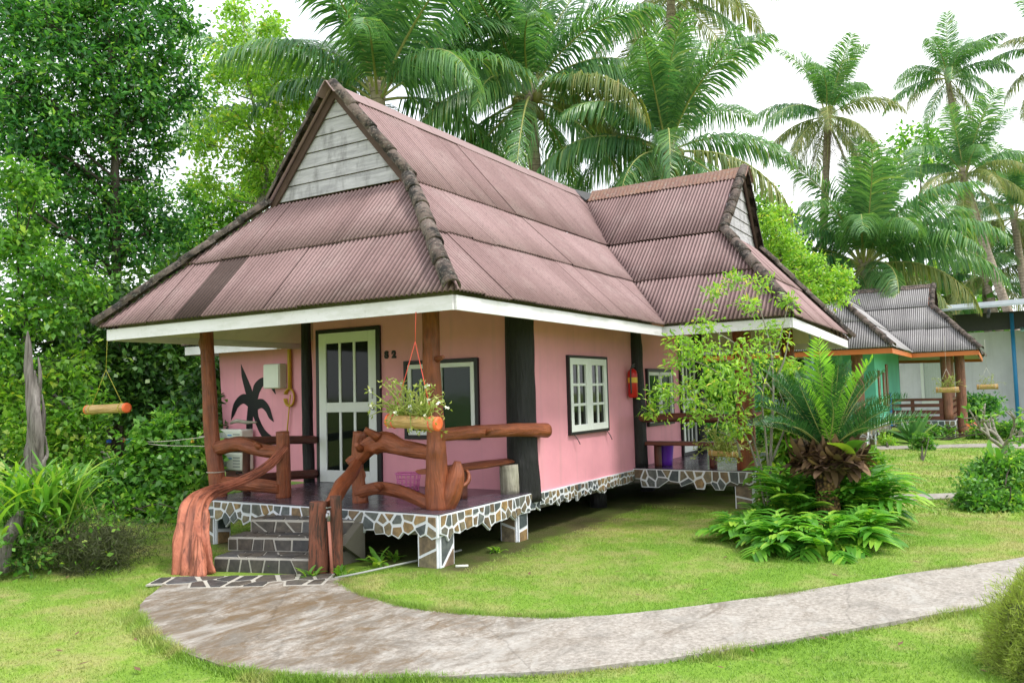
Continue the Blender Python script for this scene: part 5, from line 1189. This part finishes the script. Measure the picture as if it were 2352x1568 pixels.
# ------------------------------------------------------------------ strap ferns, lobed ferns, cycad
def strap(mb_v, mb_f, base, az, L, W, elev, curve, g, seg=7, twist=.0, lobes=0):
    """one arching strap leaf; lobes > 0 makes it deeply lobed like a hand"""
    t = np.linspace(0, 1, seg+1); th = elev-curve*t; d = np.array([math.cos(az), math.sin(az)])
    x = np.concatenate([[0], np.cumsum(np.cos(th[:-1])*L/seg)]); z = np.concatenate([[0], np.cumsum(np.sin(th[:-1])*L/seg)])
    P = np.stack([x*d[0], x*d[1], z], 1)+base; sd = np.array([-d[1], d[0], 0]); 
    def strip(P, sd, w, up):
        b = len(mb_v); n = len(P)
        for p, q in zip(P, w): mb_v.append(p-sd*q+up*q*.35); mb_v.append(p); mb_v.append(p+sd*q+up*q*.35)
        for i in range(n-1):
            for k in range(2): mb_f.append((b+3*i+k, b+3*i+k+1, b+3*i+k+4, b+3*i+k+3))
    up = np.array([0, 0, 1.0])
    if not lobes: strip(P, sd, W*.5*np.sin(PI*np.clip(.12+.86*t, 0, 1))**.7+.002, up); return
    strip(P, sd, W*.10*np.sin(PI*np.clip(.15+.8*t, 0, 1))+.004, up)
    for k in range(lobes):
        f = .38+.55*k/max(1, lobes-1); c = np.array([np.interp(f, t, P[:, i]) for i in range(3)]); tg = np.array([np.interp(f, t, np.gradient(P[:, i])) for i in range(3)]); tg /= np.linalg.norm(tg)
        for s in (1, -1):
            ln = L*.52*(1-.35*abs(f-.55)*2)*g.uniform(.85, 1.1); u = sd*s*.8+tg*.75; u /= np.linalg.norm(u); tt = np.linspace(0, 1, 5)
            Q = c+u*(tt*ln)[:, None]+np.stack([0*tt, 0*tt, -.30*ln*tt**2+.03*ln*tt], 1); w = W*.085*np.sin(PI*np.clip(.18+.80*tt, 0, 1))**.6
            sv = np.cross(u, up); sv /= np.linalg.norm(sv); strip(Q, sv, w, up)
def clump(name, label, cat, base, n, L, W, mat, seed, elev=(35, 80), curve=(.6, 1.5), rad=.12, lobes=0, group=None, part='leaves', parent=None, loc=None, zr=0.0):
    g = np.random.default_rng(seed); v, f = [], []
    for k in range(n):
        az = g.uniform(0, 2*PI); q = rad*math.sqrt(g.random()); a2 = g.uniform(0, 2*PI); ln = L*g.uniform(.6, 1.15)
        strap(v, f, np.array([math.cos(a2)*q, math.sin(a2)*q, g.uniform(0, zr) if zr else 0.0]), az, ln, W*g.uniform(.75, 1.2), R(g.uniform(*elev)), g.uniform(*curve), g, lobes=lobes)
    if parent is not None: return mesh_np(part, np.array(v), np.array(f), MAT[mat], parent, loc)
    o = mesh_np(name, np.array(v), np.array(f), MAT[mat], None, tuple(base)); return tag(o, label, cat, group)
# mound with strap ferns at the left
b = ground(90, 1310); T = thing('fern_mound', 'strap leaved ferns growing over a broken stump on a dark wiry mound', 'fern', None, tuple(b))
clump('x', '', '', None, 170, .60, .040, 'strap', 51, (48, 86), (.5, 1.3), .34, part='strap_leaves', parent=T, loc=(0.05, 0, .42), zr=.3)
clump('x', '', '', None, 260, .48, .034, 'strap', 52, (30, 85), (.7, 1.8), .52, part='strap_leaves', parent=T, loc=(-.10, .1, .30), zr=.4)
g = np.random.default_rng(53); q = blob_points((0, 0, .28), (.62, .66, .30), 2400, g); v, f = leaf_quads(q, rdir(len(q), g)+V(0,0,.2), rdir(len(q), g), g.uniform(.06, .15, len(q)), np.full(len(q), .006)); mesh_np('wiry_stems', v, f, MAT['dark_wiry'], T)
dv = unit(at(200, 1300, 8)-at(60, 1300, 8)); q = blob_points(dv*.62+V(0, 0, .22), (.46, .42, .28), 9000, g); v, f = leaf_quads(q, rdir(len(q), g)+V(0,0,.25), rdir(len(q), g), g.uniform(.05, .12, len(q)), np.full(len(q), .006)); mesh_np('wiry_stems', v, f, MAT['dark_wiry'], T)
q = blob_points(V(0, 0, .30), (.7, .7, .26), 700, g); v, f = leaf_quads(q, rdir(len(q), g)+V(0,0,.2), rdir(len(q), g), g.uniform(.04, .09, len(q)), g.uniform(.02, .045, len(q))); mesh_np('small_leaves', v, f, MAT['leaf_mid'], T)
q = blob_points(dv*-.35+V(0, 0, .22), (.6, .6, .3), 900, g); v, f = leaf_quads(q, rdir(len(q), g)+V(0,0,.2), rdir(len(q), g), g.uniform(.04, .1, len(q)), g.uniform(.03, .055, len(q))); mesh_np('small_leaves', v, f, MAT['leaf_mid'], T)
mb = MB(); mb.tube([-dv*.18+V(0,0,.12), -dv*.12+V(0,0,.34), -dv*.02+V(0,0,.55), dv*.03+V(0,0,.68)]-fw*.38, [.12, .10, .075, .03], 12, step=.05, rough=.14, seed=8, groove=.2); mb.build('stump', MAT['bark_dead'], T)
mb = MB()
for k in range(16):
    a, l = g.uniform(0, 6.28), g.uniform(.35, .8); s0 = V(g.normal()*.25, g.normal()*.25, .5); e = s0+V(math.cos(a)*l*.5, math.sin(a)*l*.5, l*.8); mb.tube([s0, s0*.4+e*.6+V(0,0,.12), e], [.004, .003, .002], 4, cap=False)
mb.build('grass_stalks', MAT['dry_grass'], T)

# cycad on its scaly trunk with the dry nest of a basket fern
b = ground(1900, 1222); T = thing('cycad', 'cycad with stiff dark fronds on a scaly trunk ringed by a dry brown nest fern', 'cycad', None, tuple(b)); dp = float(np.dot(b-CAM, fw))
tp = at(1902, 1045, dp)-b
mb = MB(); mb.tube([V(0,0,-.05), tp*.35, tp*.7, tp], [.155, .135, .125, .15], 18, step=.05, rough=.05, seed=61); mb.build('trunk', MAT['cycad_bark'], T)
CY = [frond_mesh('frond', R(e), cv, hg, 1.0, 'cycad', 160+k, 66, .62, .040, .35, 0, .12, .6) for k, (e, cv, hg) in enumerate(((84, .35, .02), (70, .55, .04), (54, .7, .06), (38, .7, .1)))]
CN = [frond_mesh('new_frond', R(e), cv, hg, 1.2, 'cycad_new', 170+k, 40, .75, .075, .1, 0, .15, .5) for k, (e, cv, hg) in enumerate(((86, .2, .02), (74, .4, .05)))]
g = np.random.default_rng(62)
for k in range(46):
    az = k*2.39996+.3; cl = min(3, int(4*(k+.5)/46)); o = link('frond', CY[cl], T, tuple(tp+V(math.cos(az)*.05, math.sin(az)*.05, .05))); s = g.uniform(.85, 1.12); o.scale = (s,)*3; o.rotation_euler = (g.normal()*.3, 0, az)
for k, az in enumerate((YAW+PI*.97, YAW-2.3, YAW+2.35, YAW-.9, YAW+PI*1.15, YAW+1.7)):
    o = link('new_frond', CN[k % 2], T, tuple(tp+V(0, 0, .05)-fw*.14*(k != 3))); s = (1.05, .95, .9, .8, .8, .75)[k]; o.scale = (s,)*3; o.rotation_euler = (g.normal()*.1, 0, az)
clump('x', '', '', None, 520, .27, .08, 'dry_leaf', 63, (-10, 65), (-1.6, 1.6), .34, part='dry_nest', parent=T, loc=tuple(tp+V(0, 0, -.14)), zr=.16)
clump('x', '', '', None, 160, .22, .11, 'dry_leaf', 64, (-65, 10), (-1.2, .8), .38, part='dry_nest', parent=T, loc=tuple(tp+V(0, 0, -.14)), zr=.14)
clump('x', '', '', None, 7, .42, .22, 'strap', 65, (45, 75), (.6, 1.2), .08, part='nest_leaves', parent=T, loc=tuple(tp-fw*.25+cr*.12+V(0, 0, -.02)), lobes=0)
# ferns about its foot
FG = 'lobed ferns round the cycad'
for k, (px, py, n, L, W, sd, lab) in enumerate(((1722, 1246, 22, .36, .42, 71, 'leftmost bright lobed fern at the foot of the sapling'), (1795, 1266, 24, .38, .45, 72, 'lobed fern at the front of the cycad bed below the sapling'),
        (1890, 1270, 24, .38, .45, 73, 'lobed fern directly in front of the cycad trunk'), (1958, 1250, 28, .44, .42, 74, 'large arching lobed fern at the right front of the cycad'), (1965, 1205, 22, .42, .42, 75, 'lobed fern behind the right side of the cycad trunk'),
        (1745, 1216, 20, .36, .42, 76, 'yellowish lobed fern left behind the sapling stems'))):
    clump('fern', lab, 'fern', ground(px, py), n+14, L*1.12, W*.85, 'fern', sd, (34, 84), (.7, 1.5), .17, 5, FG)
clump('lily', 'long strap leaved plant at the right edge of the cycad bed', 'plant', ground(1975, 1246), 40, .50, .06, 'fern', 77, (35, 75), (.9, 1.7), .14)
b = gpt(1835, 10.6); bush('climbing_shrub', 'leafy climbing shrub massed between the sapling and the cycad', 'shrub', b, blobs_px([(1835, 890, 10.8, 34), (1800, 950, 10.8, 34), (1850, 960, 10.7, 40), (1815, 1020, 10.6, 42), (1800, 1090, 10.5, 40), (1850, 1090, 10.5, 36), (1810, 1150, 10.4, 44), (1860, 1160, 10.5, 36), (1800, 1200, 10.3, 40), (1790, 870, 10.9, 24)]), 'leaf_light', 78, dens=260, L=.15, W=.048, spread=.14)
clump('fern', 'upright fern mass hugging the right side of the cycad trunk', 'fern', ground(1955, 1212), 60, .80, .40, 'fern', 178, (55, 88), (.6, 1.3), .20, 5, FG)
clump('fern', 'upright fern mass filling the left side of the cycad trunk', 'fern', ground(1850, 1215), 54, .80, .40, 'fern', 179, (60, 88), (.6, 1.2), .18, 5, FG)

# sapling with pale stems before the side porch
b = ground(1765, 1197); dp = float(np.dot(b-CAM, fw))-.05
def A(x, y, o=0): return at(x, y, dp+o)
tr = tree('sapling', 'slender pale stemmed sapling with bright leaves in front of the side porch', 'tree', b, [b, A(1768, 1120), A(1772, 1000), A(1776, 880), A(1768, 790, .1), A(1740, 690, .1)],
    blobs_px([(1560, 830, dp-.2, 40), (1620, 800, dp-.3, 50), (1680, 830, dp-.3, 55), (1740, 810, dp-.1, 45), (1520, 890, dp-.2, 32), (1580, 900, dp-.3, 50), (1650, 890, dp-.4, 55), (1720, 880, dp-.3, 50), (1600, 950, dp-.3, 32), (1680, 945, dp-.3, 38), (1500, 940, dp-.2, 24), (1620, 745, dp-.1, 24), (1560, 785, dp-.1, 26), (1780, 760, dp+.2, 28), (1800, 840, dp+.1, 28), (1640, 670, dp, 18), (1690, 640, dp, 16), (1750, 650, dp+.2, 24), (1810, 690, dp+.2, 26), (1720, 700, dp, 20), (1700, 990, dp-.2, 20)]),
    'leaf_lime', 'bark_pale',   .024, 79, 24, 7, .078, .026, .10, limb=False)
mb = MB()
for s in ([(1775, 1190), (1745, 1060), (1715, 960), (1690, 905)], [(1762, 1190), (1740, 1080), (1712, 1000), (1660, 960), (1640, 930)], [(1772, 1060), (1800, 990), (1808, 950), (1790, 900)], [(1770, 1130), (1758, 1000), (1752, 900), (1790, 780), (1810, 700)], [(1775, 900), (1700, 800), (1640, 760)], [(1700, 1050), (1690, 1010), (1650, 990)], [(1660, 960), (1600, 900), (1530, 880)], [(1690, 905), (1640, 850), (1570, 820)], [(1752, 900), (1700, 850), (1630, 800)], [(1640, 930), (1580, 920), (1510, 930)], [(1776, 880), (1800, 830), (1815, 760)]):
    mb.tube([A(x, y, -.03*i)-b for i, (x, y) in enumerate(s)], np.linspace(.016, .004, len(s)), 7, step=.08, rough=.1, seed=len(s))
mb.build('stem', MAT['bark_pale'], tr)

# ------------------------------------------------------------------ other garden plants
b = ground(2300, 1172); bush('round_bush', 'big rounded dark bush on the lawn at the right edge', 'bush', b, blobs_px([(2255, 1130, 10.7, 42), (2300, 1110, 10.9, 48), (2345, 1115, 10.9, 50), (2270, 1085, 11.0, 34), (2320, 1070, 11.1, 36), (2380, 1090, 11.1, 46), (2240, 1150, 10.5, 32), (2290, 1155, 10.5, 36), (2340, 1155, 10.6, 38), (2265, 1160, 10.4, 32), (2315, 1165, 10.4, 34), (2380, 1150, 10.7, 44)]), 'leaf_mid', 81, dens=330, L=.065, W=.04, spread=.10)
clump('bird_nest_fern', 'bright strap fern rising out of the big rounded bush at right', 'fern', at(2300, 1075, 11.0), 14, .34, .085, 'strap', 82, (50, 88), (.2, 1.0), .14)
b = at(2425, 1500, 4.6); b[2] = 0
T = thing('wiry_bush', 'dense clipped wiry grass bush at the lower right corner', 'bush', None, tuple(b)); g = np.random.default_rng(83)
q = rdir(60000, g)*(g.random(60000)**.22)[:, None]; q[:, 2] = np.abs(q[:, 2]); q *= V(.34, .34, .54)*(1+.10*np.sin(q[:, :1]*13+q[:, 1:2]*9)+.07*np.sin(q[:, 2:3]*17+q[:, 1:2]*21)+.05*g.normal(size=(60000, 1))); d = q/V(.34, .34, .54); v, f = leaf_quads(q, d*.8+rdir(len(q), g)*.9+V(0,0,.3), rdir(len(q), g), g.uniform(.025, .055, len(q)), np.full(len(q), .0042)); mesh_np('foliage', v, f, MAT['dry_grass'], T)
q = blob_points((0, 0, .2), (.22, .22, .24), 6000, g); v, f = leaf_quads(q, rdir(len(q), g), rdir(len(q), g), g.uniform(.05, .1, len(q)), np.full(len(q), .006)); mesh_np('inner_stems', v, f, MAT['dark_wiry'], T)
def small(name, label, px, py, rows, mat, seed, cat='bush', **k):
    return bush(name, label, cat, ground(px, py), blobs_px(rows), mat, seed, **k)
small('pale_shrub', 'variegated pale shrub behind the right of the cycad', 1990, 1112, [(1985, 1075, 13.4, 30), (2000, 1050, 13.5, 22), (1975, 1100, 13.3, 24)], 'leaf_light', 84, dens=400, L=.06, W=.04, spread=.1)
small('lawn_shrub', 'small conical green shrub alone on the far lawn', 2118, 1060, [(2118, 1040, 19.9, 20), (2118, 1015, 20, 16), (2116, 1052, 19.8, 18)], 'leaf_mid', 85, dens=900, L=.07, W=.04, spread=.12)
small('hedge_bush', 'dark clipped bush before the grey building wall', 2255, 990, [(2240, 940, 27.5, 26), (2265, 930, 27.5, 26), (2250, 965, 27.3, 22), (2225, 930, 27.5, 20)], 'leaf_dark', 86, dens=500, L=.10, W=.06, spread=.2)
small('yellow_green_shrub', 'yellow green shrub under the turquoise wall', 2040, 1030, [(2035, 1010, 21.5, 14), (2045, 1018, 21.4, 12)], 'leaf_lime', 87, dens=150, L=.08, W=.04, spread=.12)
clump('agave', 'spiky blue green agave before the far railing', 'plant', gpt(2090, 22.3), 40, 1.0, .11, 'frond', 88, (20, 85), (.1, .6), .1)
small('border_shrub', 'mixed low shrubbery under the far porch floor', 2150, 1010, [(2110, 985, 23.5, 14), (2140, 992, 23.6, 13), (2175, 995, 24, 11), (2240, 1000, 23.2, 12), (2275, 985, 23, 16), (2310, 990, 22.5, 16), (2340, 985, 22, 18)], 'leaf_mid', 89, dens=500, L=.10, W=.05, spread=.16)
# frangipani with bare pale limbs
b = gpt(2300, 15.2); T = thing('frangipani', 'bare limbed frangipani with a coral flower behind the right bush', 'tree', None, tuple(b)); g = np.random.default_rng(90); mb = MB(); tips = []
def fork(p, d, L, r, n):
    e = p+d*L; mb.tube([p, p*.5+e*.5+g.normal(size=3)*.02, e], [r, r*.85, r*.75], 7, step=.06)
    if n == 0: tips.append(e); return
    for k in range(2 if g.random() < .6 else 3): q = unit(d+g.normal(size=3)*.55+V(0,0,.18)); fork(e, q, L*g.uniform(.65, .9), r*.72, n-1)
fork(V(0,0,-.02), V(0,0,1), .42, .06, 0); tips.clear()
for a in range(4): fork(V(0,0,.38), unit(V(math.cos(a*1.6+.4)*.9, math.sin(a*1.6+.4)*.9, .7)), .34, .042, 3)
mb.build('trunk', MAT['bark_pale'], T); tips = np.array(tips); pos = np.repeat(tips[g.random(len(tips)) < .5], 5, 0); v, f = leaf_quads(pos, rdir(len(pos), g)+V(0,0,.35), rdir(len(pos), g)+V(0,0,1), np.full(len(pos), .14), np.full(len(pos), .05)); mesh_np('leaves', v, f, MAT['leaf_mid'], T)
pos = np.repeat(tips[[0]], 8, 0)+g.normal(size=(8, 3))*.03; v, f = leaf_quads(pos, rdir(8, g)+V(0,0,.4), rdir(8, g), np.full(8, .10), np.full(8, .07)); mesh_np('flower', v, f, MAT['petal_pink'], T)
# hedge and trees behind the wing
g0 = gpt(1650, 21); bush('hedge_bush', 'dark green hedge seen through the side porch', 'bush', g0, blobs_px([(1630, 985, 21, 40), (1690, 985, 21, 42), (1750, 980, 21, 42), (1820, 960, 21.5, 45), (1880, 940, 22, 45), (1900, 870, 22.5, 45), (1850, 880, 22.5, 45), (1930, 1000, 22, 40)]), 'leaf_dark', 91, dens=110, L=.13, W=.07, spread=.2)
g0 = gpt(1800, 15.5)
tree('feathery_tree', 'lime green feathery tree behind the gable of the wing', 'tree', g0, [g0, at(1800, 800, 15.5), at(1795, 620, 15.5), at(1780, 520, 15.5)],
     blobs_px([(1770, 520, 15.6, 36), (1800, 560, 15.5, 40), (1760, 590, 15.7, 40), (1850, 600, 15.4, 36), (1820, 640, 15.3, 44), (1890, 640, 15.3, 36), (1930, 630, 15.3, 24), (1870, 680, 15.2, 40), (1920, 680, 15.2, 30), (1790, 490, 15.8, 24), (1840, 700, 15.2, 40), (1940, 655, 15.2, 20)]), 'leaf_lime', 'bark_dark', .07, 92, 88, 9, .085, .036, .12)
g0 = gpt(1770, 24)
tree('broadleaf_tree', 'dark leafed tree in the gap right of the wing gable', 'tree', g0, [g0, at(1770, 800, 24), at(1770, 520, 24)], blobs_px([(1760, 520, 24, 40), (1790, 560, 24, 36), (1750, 470, 24, 30), (1780, 620, 24, 50), (1740, 580, 24, 40), (1830, 600, 24, 36)]), 'leaf_mid', 'bark_dark', .1, 93, 88, 8, .18, .09, .25)
g0 = gpt(2110, 60)
tree('broadleaf_tree', 'far pale rounded tree crown between the two tall palms', 'tree', g0, [g0, at(2110, 700, 60), at(2115, 420, 60)], blobs_px([(2110, 310, 60, 36), (2080, 340, 60, 28), (2145, 330, 60, 32), (2120, 370, 60, 34), (2170, 380, 60, 24), (2090, 390, 60, 28)]), 'leaf_mid', 'bark_dark', .25, 94, 34, 8, .45, .24, .7)
# weeds at the steps and under the floor
for k, (px, py, h, lab) in enumerate(((622, 1312, .12, 'tiny weed sprouting from the lowest step'), (715, 1330, .16, 'grass tuft at the foot of the stair stump'), (785, 1322, .14, 'leafy weed beside the hose pipe end'), (868, 1300, .22, 'tall weed in the shadow under the porch'), (1140, 1268, .12, 'weed patch near the second stone pier'), (905, 1285, .18, 'thin weed under the porch edge'))):
    clump('weed', lab, 'weed', ground(px, py), 14, h, h*.22, 'leaf_light', 100+k, (25, 80), (.3, 1.4), .05)
g = np.random.default_rng(110); T = []
for k in range(60):
    px, py = g.uniform(20, 2300), g.uniform(1240, 1560); p = ground(px, py)
    if inside(PATH, np.array([p[0]]), np.array([p[1]]))[0] or p[0] > 2 or (p[0] > -1.2 and p[1] > -.2): continue
    mb = MB(); c = V(p[0], p[1], .03); a = g.uniform(0, 6.28); d = V(math.cos(a), math.sin(a), 0)*g.uniform(.02, .045); s = V(-d[1], d[0], 0)*.4
    mb.quad([c-d, c-s+V(0,0,.008), c+d+V(0,0,.012), c+s+V(0,0,.006)]); o = mb.build('fallen_leaf', MAT['dry_leaf']); T.append((p, o))
T.sort(key=lambda q: -q[0][1])
for p, o in T: tag(o, 'small dry brown leaf lying on the front lawn', 'fallen leaf', 'dry leaves scattered on the lawn')
# far woods beyond the gardens
g = np.random.default_rng(120); az = YAW+np.linspace(-.75, .85, 520); d = g.uniform(46, 62, 520); c = np.stack([CAM[0]+np.cos(az)*d, CAM[1]+np.sin(az)*d, g.uniform(.3, 1, 520)**1.2*(4.5+2.2*np.sin(az*9)+1.5*np.sin(az*23))], 1)
v, f = leaf_cloud(c, 130, 1.9, .62, .34, g); o = mesh_np('distant_woods', v, f, MAT['leaf_mid']); o['kind'] = 'stuff'

# ------------------------------------------------------------------ light
SUN_EL, SUN_AZ = R(58), YAW+R(180-62)*-1
w = bpy.data.worlds.new("World"); scene.world = w; w.use_nodes = True; nt = w.node_tree; nt.nodes.clear()
out = nt.nodes.new('ShaderNodeOutputWorld'); bg = nt.nodes.new('ShaderNodeBackground'); sky = nt.nodes.new('ShaderNodeTexSky')
sky.sky_type = 'NISHITA'; sky.sun_disc = False; sky.sun_elevation = SUN_EL; sky.sun_rotation = math.atan2(math.cos(SUN_AZ), math.sin(SUN_AZ)); sky.air_density = 1.0; sky.dust_density = 3.0
tc = nt.nodes.new('ShaderNodeTexCoord'); nz = nt.nodes.new('ShaderNodeTexNoise'); nz.inputs['Scale'].default_value = 2.2; nz.inputs['Detail'].default_value = 5; nt.links.new(tc.outputs['Generated'], nz.inputs['Vector'])
cr_ = nt.nodes.new('ShaderNodeValToRGB'); cr_.color_ramp.elements[0].position = .3; cr_.color_ramp.elements[0].color = (9.5, 10.2, 11.0, 1); cr_.color_ramp.elements[1].position = .7; cr_.color_ramp.elements[1].color = (13, 13, 13, 1); nt.links.new(nz.outputs['Fac'], cr_.inputs['Fac'])
mx = nt.nodes.new('ShaderNodeMix'); mx.data_type = 'RGBA'; mx.inputs[0].default_value = .82; nt.links.new(sky.outputs['Color'], mx.inputs[6]); nt.links.new(cr_.outputs['Color'], mx.inputs[7])
nt.links.new(mx.outputs[2], bg.inputs['Color']); bg.inputs['Strength'].default_value = .105; nt.links.new(bg.outputs[0], out.inputs['Surface'])
sd = bpy.data.lights.new('sun', 'SUN'); sd.energy = 1.9; sd.angle = R(12); sd.color = (1, .96, .88); so = bpy.data.objects.new('sun', sd); C.objects.link(so)
sv = Vector((math.cos(SUN_AZ)*math.cos(SUN_EL), math.sin(SUN_AZ)*math.cos(SUN_EL), math.sin(SUN_EL))); so.rotation_euler = (-sv).to_track_quat('-Z', 'Y').to_euler(); so.location = (0, 0, 30)
vs = scene.view_settings; vs.view_transform = 'Standard'; vs.look = 'None'; vs.exposure = 0.8; vs.gamma = 1.0
scene.cycles.max_bounces = 8; scene.cycles.transparent_max_bounces = 8; scene.cycles.use_denoising = True
